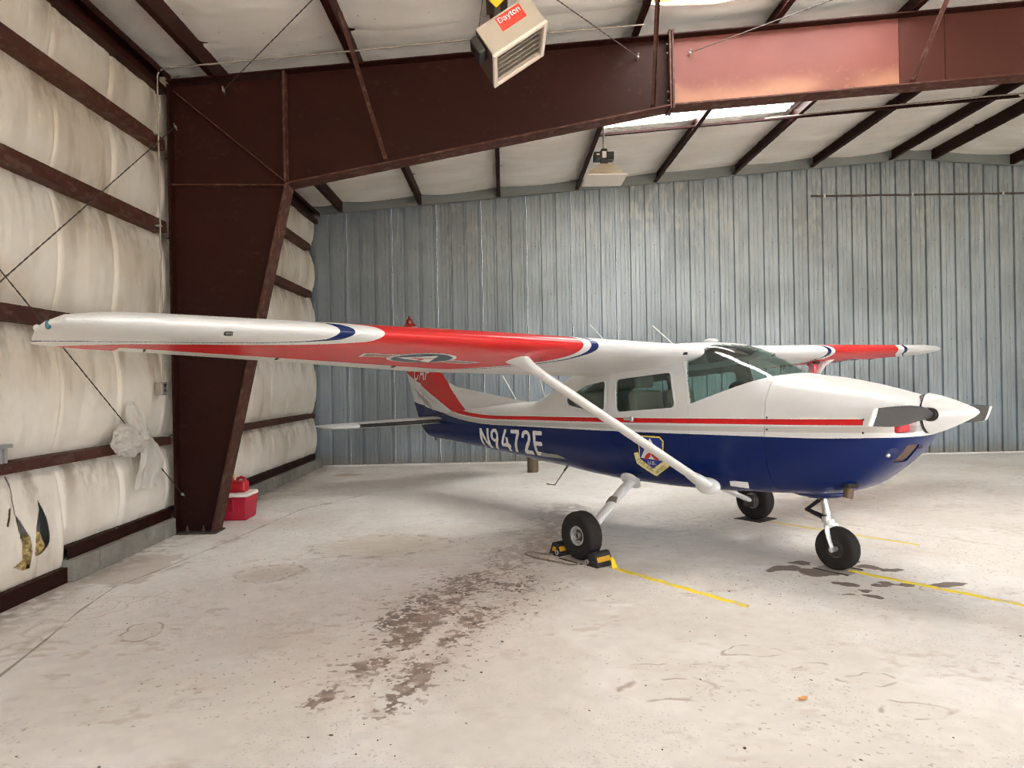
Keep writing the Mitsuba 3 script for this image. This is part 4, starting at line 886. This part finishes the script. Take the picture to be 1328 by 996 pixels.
# ---- wheel chocks, their cord, plates under the wheels
mat('chock_black', lin(26, 25, 26), .6); mat('label_amber', lin(196, 146, 38), .5); mat('rope_grey', lin(120, 108, 94), .9); mat('plate_grey', lin(150, 145, 136), .6)
def chock(x, y, s, label):
    k = thing('wheel_chock', label, 'wheel chock', None)
    pr = sg.Polygon([(-.075, 0), (.075, 0), (.032, .112), (.012, .125), (-.012, .125), (-.032, .112)]).buffer(-.008).buffer(.008)
    m = prism(pr, 'y', -.095, .095); m.apply_translation((x, y, 0)); bput(k+'__body', m, 'chock_black')
    sl = np.array([.075-.032, -.112]); sl /= np.linalg.norm(sl); nx, nz = .112, .043; n = np.array([nx, nz])/math.hypot(nx, nz)
    a = np.array([.032, .112])+.028*sl+n*.003; b = a+.045*sl
    for q, w in ((1, .08), (-1, .08)):
        v = np.array([[x+q*a[0], y-w, a[1]], [x+q*a[0], y+w, a[1]], [x+q*b[0], y+w, b[1]], [x+q*b[0], y-w, b[1]]]); t = trimesh.Trimesh(v, [[0, 1, 2], [0, 2, 3]], process=False)
        if t.face_normals[0, 0]*q < 0: t.invert()
        kk = bput(k+'__label', t, 'label_amber', False, label='amber label')
    # end panel label facing along the axle
    for w in (-1, 1) if s < 0 else ():
        v = np.array([[x-.035, y+w*.0965, .04], [x+.035, y+w*.0965, .04], [x+.022, y+w*.0965, .085], [x-.022, y+w*.0965, .085]]); t = trimesh.Trimesh(v, [[0, 1, 2], [0, 2, 3]], process=False)
        if t.face_normals[0, 1]*w < 0: t.invert()
        bput(k+'__label', t, 'label_amber', False)
    bput(k+'__eye', moved(tube([(x-.05*s+.018*math.cos(t), y+.11, .040+.018*math.sin(t)) for t in np.linspace(0, 6.28, 12)], .005, 6), (0, 0, 0)), 'aluminium', True)
chock(-1.47+.262, 1.40, 1, 'black wheel chock with amber label in front of the main wheel')
chock(-1.47-.262, 1.38, -1, 'black wheel chock half hidden behind the main wheel')
rp = thing('chock_cord', 'thin cord looped on the floor between the two wheel chocks', 'cord')
pts = [(-1.30, 1.56, .03), (-1.36, 1.60, .012), (-1.50, 1.63, .008), (-1.66, 1.66, .008), (-1.80, 1.68, .008), (-1.93, 1.66, .008), (-1.97, 1.60, .008), (-1.92, 1.55, .008), (-1.80, 1.53, .012), (-1.70, 1.52, .03)]
pp = np.array(pts); tt = np.linspace(0, len(pp)-1, 80); from scipy.interpolate import CubicSpline
pp = CubicSpline(np.arange(len(pp)), pp)(tt); pp[:, 2] = np.maximum(pp[:, 2], .009)
put(rp, world(tube(pp, .0075*(1+.25*np.sin(np.arange(80)*1.9)), 6)), 'rope_grey', True)
for (x, y, w, l, lab) in ((-1.47, 1.37, .30, .30, 'flat grey plate under the near main wheel'), (-1.47, -1.37, .34, .34, 'dark flat plate under the far main wheel'), (.215, 0, .30, .26, 'flat pale plate under the nose wheel')):
    k = thing('wheel_plate', lab, 'floor plate'); m = bx(x-w/2, x+w/2, y-l/2, y+l/2, .0003, .0016)
    bput(k+'__sheet', m, 'dark_iron' if 'dark' in lab else 'plate_grey', False)
    bput(k+'__edge', cat(bx(x-w/2, x+w/2, y+l/2-.012, y+l/2, .0016, .009), bx(x-w/2, x+w/2, y-l/2, y-l/2+.012, .0016, .009)), 'dark_iron', False)

# ---- yellow tape lines on the floor
def tape_color(p, n, uv):
    f = fbm(p.x*12, p.y*12, .5, octaves=4); return mix((.80, .61, .04), (.62, .55, .33), .85*smoothstep(.52, .68, f))
mat('yellow_tape', proc(tape_color), .5)
mat('yellow_tape_pale', lin(220, 200, 120), .6)
def tape(a, b, w, label, m='yellow_tape', curl=False):
    k = thing('floor_tape', label, 'tape line'); a, b = np.array(a, float), np.array(b, float); d = (b-a)/np.linalg.norm(b-a); s = np.array([-d[1], d[0]])
    n = 40; out = []
    for i in range(n+1):
        c = a+(b-a)*i/n+s*.006*math.sin(i*.9); wv = w*(1+.06*math.sin(i*2.3)); out.append([[*(c-s*wv/2), .0], [*(c-s*wv/2), .004], [*(c+s*wv/2), .004], [*(c+s*wv/2), .0]])
    put(k+'__strip', grid(np.array(out)), m, False)
    if curl:
        q = [[[*(a-d*(.02+.05*t)-s*w*(.6-.4*t)), .004+.075*math.sin(t*2.4)], [*(a-d*(.02+.07*t)+s*w*(.6-.4*t)), .004+.085*math.sin(t*2.2)]] for t in np.linspace(0, 1, 9)]
        g = grid(np.array(q)); put(k+'__curled_end', cat(g, moved(trimesh.Trimesh(g.vertices, g.faces[:, ::-1], process=False), (0, 0, -.002))), 'label_yellow', True, label='curled yellow end')
mat('label_yellow', lin(236, 204, 24), .5)
tape((.945, 5.965), (1.71, 4.90), .055, 'yellow tape line from the chocks towards the camera, nearest of three', curl=True)
tape((2.86, 5.75), (3.80, 4.56), .055, 'yellow tape line running right from the nose wheel')
tape((2.99, 7.77), (3.95, 6.56), .05, 'pale yellow tape line behind the nose wheel, farthest of three', 'yellow_tape_pale')

# ---- red cooler with a fuel can on its lid
mat('cooler_red', lin(158, 22, 44), .5); mat('can_red', lin(170, 28, 36), .45); mat('lid_white', lin(226, 214, 202), .5); mat('nozzle_yellow', lin(226, 190, 40), .5)
ck = thing('cooler', 'red ice chest with a white lid on the floor behind the steel column', 'cooler')
def tapered(x0, x1, y0, y1, z0, z1, t, r=.04):
    pts = [m3.Manifold.sphere(r, 14).translate((x, y, z)) for z, e in ((z0+r, t), (z1-r, 0)) for x in (x0+r+e, x1-r-e) for y in (y0+r+e, y1-r-e)]; return tm(m3.Manifold.batch_hull(pts))
cx0, cx1, cy0, cy1 = -3.70, -3.17, 8.50, 8.88
bd = man(tapered(cx0, cx1, cy0, cy1, .0, .31, .02, .03)); bd = bd-man(rbox(-3.58, -3.34, cy0-.05, cy0+.012, .20, .28, .008)); bd = bd^m3.Manifold.cube((2, 2, .285)).translate((-4.5, 8, .001))
put(ck+'__body', tm(bd), 'cooler_red', 40); put(ck+'__lid', rbox(cx0-.006, cx1+.006, cy0-.006, cy1+.006, .287, .335, .018), 'lid_white', 40)
put(ck+'__handle', rbox(-3.37, -3.34, cy0-.012, cy0+.01, .12, .27, .006), 'cooler_red', 30); put(ck+'__hinge', rbox(-3.55, -3.40, cy1-.01, cy1+.012, .27, .30, .004), 'lid_white', 30)
fk = thing('fuel_can', 'small red plastic fuel can with a yellow nozzle standing on the cooler lid', 'fuel can')
fx, fy = -3.335, 8.66
canb = man(rbox(fx-.13, fx+.11, fy-.085, fy+.085, .336, .475, .03, 14)); hand = man(tube([(fx-.02, fy, .46), (fx-.01, fy, .50), (fx+.03, fy, .518), (fx+.075, fy, .505), (fx+.095, fy, .46)], .018, 10)); neck = man(tcyl(radius=.03, height=.08)).translate((fx-.085, fy, .49))
put(fk+'__body', tm(canb+hand+neck), 'can_red', 40)
for yy in (-.0865, .0865): put(fk+'__panel_rib', rbox(fx-.09, fx+.07, fy+yy-.004, fy+yy+.004, .37, .44, .003, 6), 'can_red', 30)
put(fk+'__cap', cat(moved(tcyl(radius=.036, height=.03, sections=18), (fx-.085, fy, .535)), tube([(fx-.085, fy, .54), (fx-.10, fy-.03, .57), (fx-.13, fy-.07, .58)], .013, 10)), 'nozzle_yellow', 40)

# ---- metal drum seen below the tail cone
mat('drum_brown', lin(104, 92, 76), .6, metal=.3)
dk = thing('metal_pail', 'small grey-brown metal pail on the floor beyond the tail cone', 'pail')
put(dk+'__body', moved(revolve(np.array([(0, 0), (.095, 0), (.10, .006), (.10, .10), (.104, .105), (.10, .11), (.10, .30), (.105, .31), (.10, .315), (.095, .31), (.094, .02), (0, .02)]), sections=32), (.50, 12.55, 0)), 'drum_brown', 40)
put(dk+'__bail', tube([(.50+.105*math.cos(t), 12.53-.03*math.sin(t), .29-.12*math.sin(t)) for t in np.linspace(0, math.pi, 12)], .004, 6), 'dark_iron', True)

# ---- plastic sheeting bundled on the girt
scene['clear_plastic'] = dict(type='principledthin', base_color=rgb((.74, .71, .65)), roughness=.35, diff_trans=.8, spec_trans=.22, eta=1.4)
pk = thing('plastic_sheet', 'crumpled clear plastic sheet bundled on the girt beside the column', 'plastic sheet')
def crumple(m, amp, f, seed):
    v = np.array(m.vertices); n = meshkit.fbm(v*f, 5, seed)-.5; r = np.abs(meshkit.fbm(v*f*1.7+7, 4, seed+3)-.5); m = trimesh.Trimesh(v+m.vertex_normals*((n*1.5-r*1.6)*amp)[:, None], m.faces, process=False); return m
b = icosphere(subdivisions=5); b.apply_scale((.085, .26, .165)); b = crumple(b, .10, 6., 2); b.apply_translation((-3.66, 6.72, 1.12)); put(pk+'__bundle', b, 'clear_plastic', True)
def drape(path, widths, depth, seed, n=60):
    P = np.array(path); t = np.linspace(0, len(P)-1, 50); c = CubicSpline(np.arange(len(P)), P)(t); w = np.interp(t, np.arange(len(P)), widths); out = []
    for i, (q, ww) in enumerate(zip(c, w)):
        u = np.linspace(-1, 1, n); fold = (meshkit.fbm(np.stack([u*3.2+i*.02, np.full(n, i*.035), u*0], 1), 4, seed)-.5)*depth*2.2
        out.append(np.stack([q[0]+fold+.02*(1-u*u), q[1]+u*ww, q[2]+.02*np.sin(u*5+i*.1)+0*fold], 1))
    return grid(np.array(out))
put(pk+'__hanging_tail', drape([(-3.66, 7.02, 1.22), (-3.64, 7.10, 1.08), (-3.65, 7.17, .94), (-3.68, 7.18, .78), (-3.70, 7.16, .62)], (.05, .14, .22, .28, .22), .06, 5), 'clear_plastic', True)
put(pk+'__upper_tuft', drape([(-3.64, 6.98, 1.10), (-3.66, 6.97, 1.25), (-3.69, 6.93, 1.38), (-3.71, 6.90, 1.50)], (.13, .16, .14, .05), .05, 9, 40), 'clear_plastic', True)
put(pk+'__knot', crumple(moved(icosphere(subdivisions=4), (0, 0, 0)).apply_scale((.05, .11, .10)).apply_translation((-3.62, 6.98, 1.14)), .05, 9., 4), 'clear_plastic', True)

# ---- grey bracket standing on the girt at the left edge, with a pipe above
gk = thing('junction_bracket', 'ribbed grey metal bracket on the girt at the left edge', 'bracket')
put(gk+'__casing', cat(*[bx(-3.80, -3.715, 4.78+.055*i, 4.815+.055*i, 1.103, 1.215) for i in range(8)], bx(-3.80, -3.73, 4.77, 5.20, 1.103, 1.20)), 'galvanized'); put(gk+'__top_plate', bx(-3.81, -3.70, 4.76, 5.24, 1.215, 1.245), 'galvanized')
vp = thing('wall_riser', 'thin brown upright pipe above the bracket at the left edge', 'pipe'); put(vp+'__tube', rod((-3.70, 5.07, 1.246), (-3.70, 5.07, 2.15), .018, 8), 'brown_metal', True); put(vp+'__strap', bx(-3.74, -3.68, 5.04, 5.10, 1.75, 1.77), 'galvanized')

# ---- unit heater hung in front of the girder
mat('heater_grey', lin(178, 168, 154), .45); mat('heater_dark', lin(62, 52, 46), .6); mat('logo_red', lin(214, 62, 50), .5)
hk = thing('unit_heater', 'tilted grey unit heater with a red label hanging below the roof', 'heater')
HY, HD = 5.5, .56
Bc = np.array([-.034, HY, 4.237]); ex = np.array([.841, 0, .541]); ez = np.array([-.541, 0, .841]); ey = np.array([0, 1., 0]); HW, HH = .505, .255
def hp(m):
    """heater frame: u along the outlet, v up through the casing, w to the rear."""
    v = np.asarray(m.vertices); q = trimesh.Trimesh(Bc+v[:, :1]*ex+v[:, 1:2]*ez+v[:, 2:]*ey, m.faces, process=False)
    if q.volume < 0: q.invert()
    return q
def hbox(a, b, c, d, e, f): return bx(a, b, c, d, e, f)
casing = man(rbox(0, HW, 0, HH, 0, HD, .008))-man(bx(.028, HW-.028, -.1, HH-.03, .03, HD-.03))
put(hk+'__casing', hp(tm(casing)), 'heater_grey', 30)
put(hk+'__outlet_frame', hp(tm(man(bx(-.006, HW+.006, -.02, .004, -.006, HD+.006))-man(bx(.026, HW-.026, -.1, .1, .026, HD-.026)))), 'lid_white', 30)
put(hk+'__side_panel', hp(bx(-.004, -.001, .008, HH-.008, .008, HD-.008)), 'heater_dark')  # thin dark sheet painting the shade on the left side of the casing
for i in range(6):
    w0 = .06+.085*i; m = bx(.03, HW-.03, .0, .055, -.002, .002); m.apply_transform(trimesh.transformations.rotation_matrix(.7, (1, 0, 0))); m.apply_translation((0, .008, w0)); put(hk+'__louvre', hp(m), 'heater_grey')
put(hk+'__element', hp(cat(*[bx(.04, HW-.04, .10, .112, .06+.04*i, .066+.04*i) for i in range(12)])), 'heater_dark', label='dark heating element inside')
put(hk+'__control_box', hp(rbox(-.085, -.004, .075, .225, .02, .20, .02)), 'black_plastic', 30)
lab = bx(.17, .40, .115, .235, -.003, -.0005); put(hk+'__logo_plate', hp(lab), 'logo_red', label='red label with white lettering')
tx = fit(text_poly('Dayton', .05, True), .185, .165, .385, .225); tm_ = flat_tri(tx, .05); tm_ = trimesh.Trimesh(np.column_stack([tm_.vertices[:, :2], np.full(len(tm_.vertices), -.0045)]), tm_.faces, process=False); q = hp(tm_)
if q.face_normals[:, 1].mean() > 0: q.invert()
put(hk+'__lettering', q, 'decal_white')
top = Bc+ex*.22+ez*HH+ey*.25
put(hk+'__bracket', cat(bar(top+[0, -.12, 0], top+[-.02, -.12, .25], .05, .03, (0, 1, 0)), bar(top+[0, .14, 0], top+[-.02, .14, .25], .05, .03, (0, 1, 0)), bx(top[0]-.10, top[0]+.08, top[1]-.16, top[1]+.18, top[2]+.22, top[2]+.26)), 'heater_dark')
put(hk+'__tag', bar(top+[-.05, -.18, .12], top+[.03, -.18, .20], .10, .01, (0, 1, 0)), 'nozzle_yellow', label='yellow tag above the casing')
for yy in (-.10, .12): put(hk+'__hanger_rod', rod(top+[0, yy, .25], np.array([top[0]-.01, top[1]+yy, float(z_roof(0))-.19]), .007, 6), 'galvanized')
put(hk+'__side_chain', twisted(Bc+ez*HH*.9+ey*.1, np.array([.0-.006, HY+.08, float(z_roof(0))-.2]), .004), 'dark_iron', True)

# ---- high-bay lamp
mat('lens_milky', lin(206, 198, 186), .35, coat=.3); mat('lens_tan', lin(208, 190, 160), .4)
lk = thing('high_bay_lamp', 'square prismatic high bay lamp hanging from a roof purlin, switched off', 'ceiling lamp')
LX, LY, LZ = 1.475, 9.75, 4.47
def loft(rects): return grid(np.array([[[LX+sx*w, LY+sy*w, z] for sx, sy in ((-1, -1), (1, -1), (1, 1), (-1, 1))] for w, z in rects]), True, True)
put(lk+'__reflector', loft([(.275, LZ), (.268, LZ+.012), (.10, LZ+.20), (.085, LZ+.205)]), 'lens_tan'); put(lk+'__lens', loft([(.262, LZ-.012), (.276, LZ-.008), (.276, LZ-.0005)]), 'lens_milky')
put(lk+'__rim', tm(man(bx(LX-.283, LX+.283, LY-.283, LY+.283, LZ-.004, LZ+.008))-man(bx(LX-.27, LX+.27, LY-.27, LY+.27, LZ-.1, LZ+.1))), 'lid_white')
put(lk+'__ballast', rbox(LX-.145, LX-.03, LY-.07, LY+.07, LZ+.27, LZ+.385, .008), 'black_plastic', 30); put(lk+'__ballast', rbox(LX+.035, LX+.135, LY-.07, LY+.07, LZ+.27, LZ+.385, .008), 'black_plastic', 30)
put(lk+'__housing', cat(rbox(LX-.045, LX+.045, LY-.06, LY+.06, LZ+.20, LZ+.43, .01)), 'black_plastic', 30); put(lk+'__nameplate', bx(LX-.03, LX+.03, LY-.064, LY-.0605, LZ+.30, LZ+.39), 'lid_white'); put(lk+'__nameplate', bx(LX-.11, LX-.07, LY-.074, LY-.0705, LZ+.335, LZ+.355), 'lid_white')
put(lk+'__stem', rod((LX, LY, LZ+.42), (LX, LY, float(z_roof(1.6))-.24), .013, 10), 'conduit', True); put(lk+'__mount', bx(LX-.05, 1.60, LY-.05, LY+.05, float(z_roof(1.6))-.25, float(z_roof(1.6))-.215), 'galvanized')

# ---- litter on the floor
leaf_m = mat('leaf_orange', lin(206, 148, 84), .7)
xx = np.linspace(-1, 1, 12); lf = grid(np.array([[[.03*u, .016*math.sqrt(max(1-u*u, 0))*t, .003+.006*u*u+.004*abs(t)] for t in np.linspace(-1, 1, 6)] for u in xx])); lf = cat(lf, moved(trimesh.Trimesh(lf.vertices, lf.faces[:, ::-1], process=False), (0, 0, -.001)))
put('dry_leaf', moved(lf, (1.48, 3.47, 0), (25, (0, 0, 1), (0, 0, 0))), leaf_m, True); labels['dry_leaf'] = dict(label='single dry orange leaf on the floor near the camera', category='leaf')
crumbs = []
lr = np.random.default_rng(3)
for i in range(420):
    if i < 200: t = lr.uniform(0, 1); cx, cy = np.interp(t, [0, .4, 1], [.3, -.2, -.75]), np.interp(t, [0, .4, 1], [7.4, 5.2, 3.5]); x, y = cx+lr.normal(0, .30), cy+lr.normal(0, .35)
    else: x, y = lr.uniform(-2.8, 4.), lr.uniform(2.4, 8)
    r = lr.uniform(.002, .0055)*(1 if lr.random() < .88 else 1.7); m = icosphere(subdivisions=1, radius=1.); m.vertices *= lr.uniform(.6, 1.2, (len(m.vertices), 1)); m.apply_scale((r*lr.uniform(.7, 2.2), r, r*.45)); m.apply_transform(trimesh.transformations.rotation_matrix(lr.uniform(0, 6.3), (0, 0, 1))); m.apply_translation((x, y, r*.3)); crumbs.append(m)
mat('crumb_brown', lin(88, 70, 56), .9)
put('floor_debris', cat(*crumbs), 'crumb_brown'); labels['floor_debris'] = dict(label='scattered small brown dirt crumbs on the concrete floor', category='debris', kind='stuff')
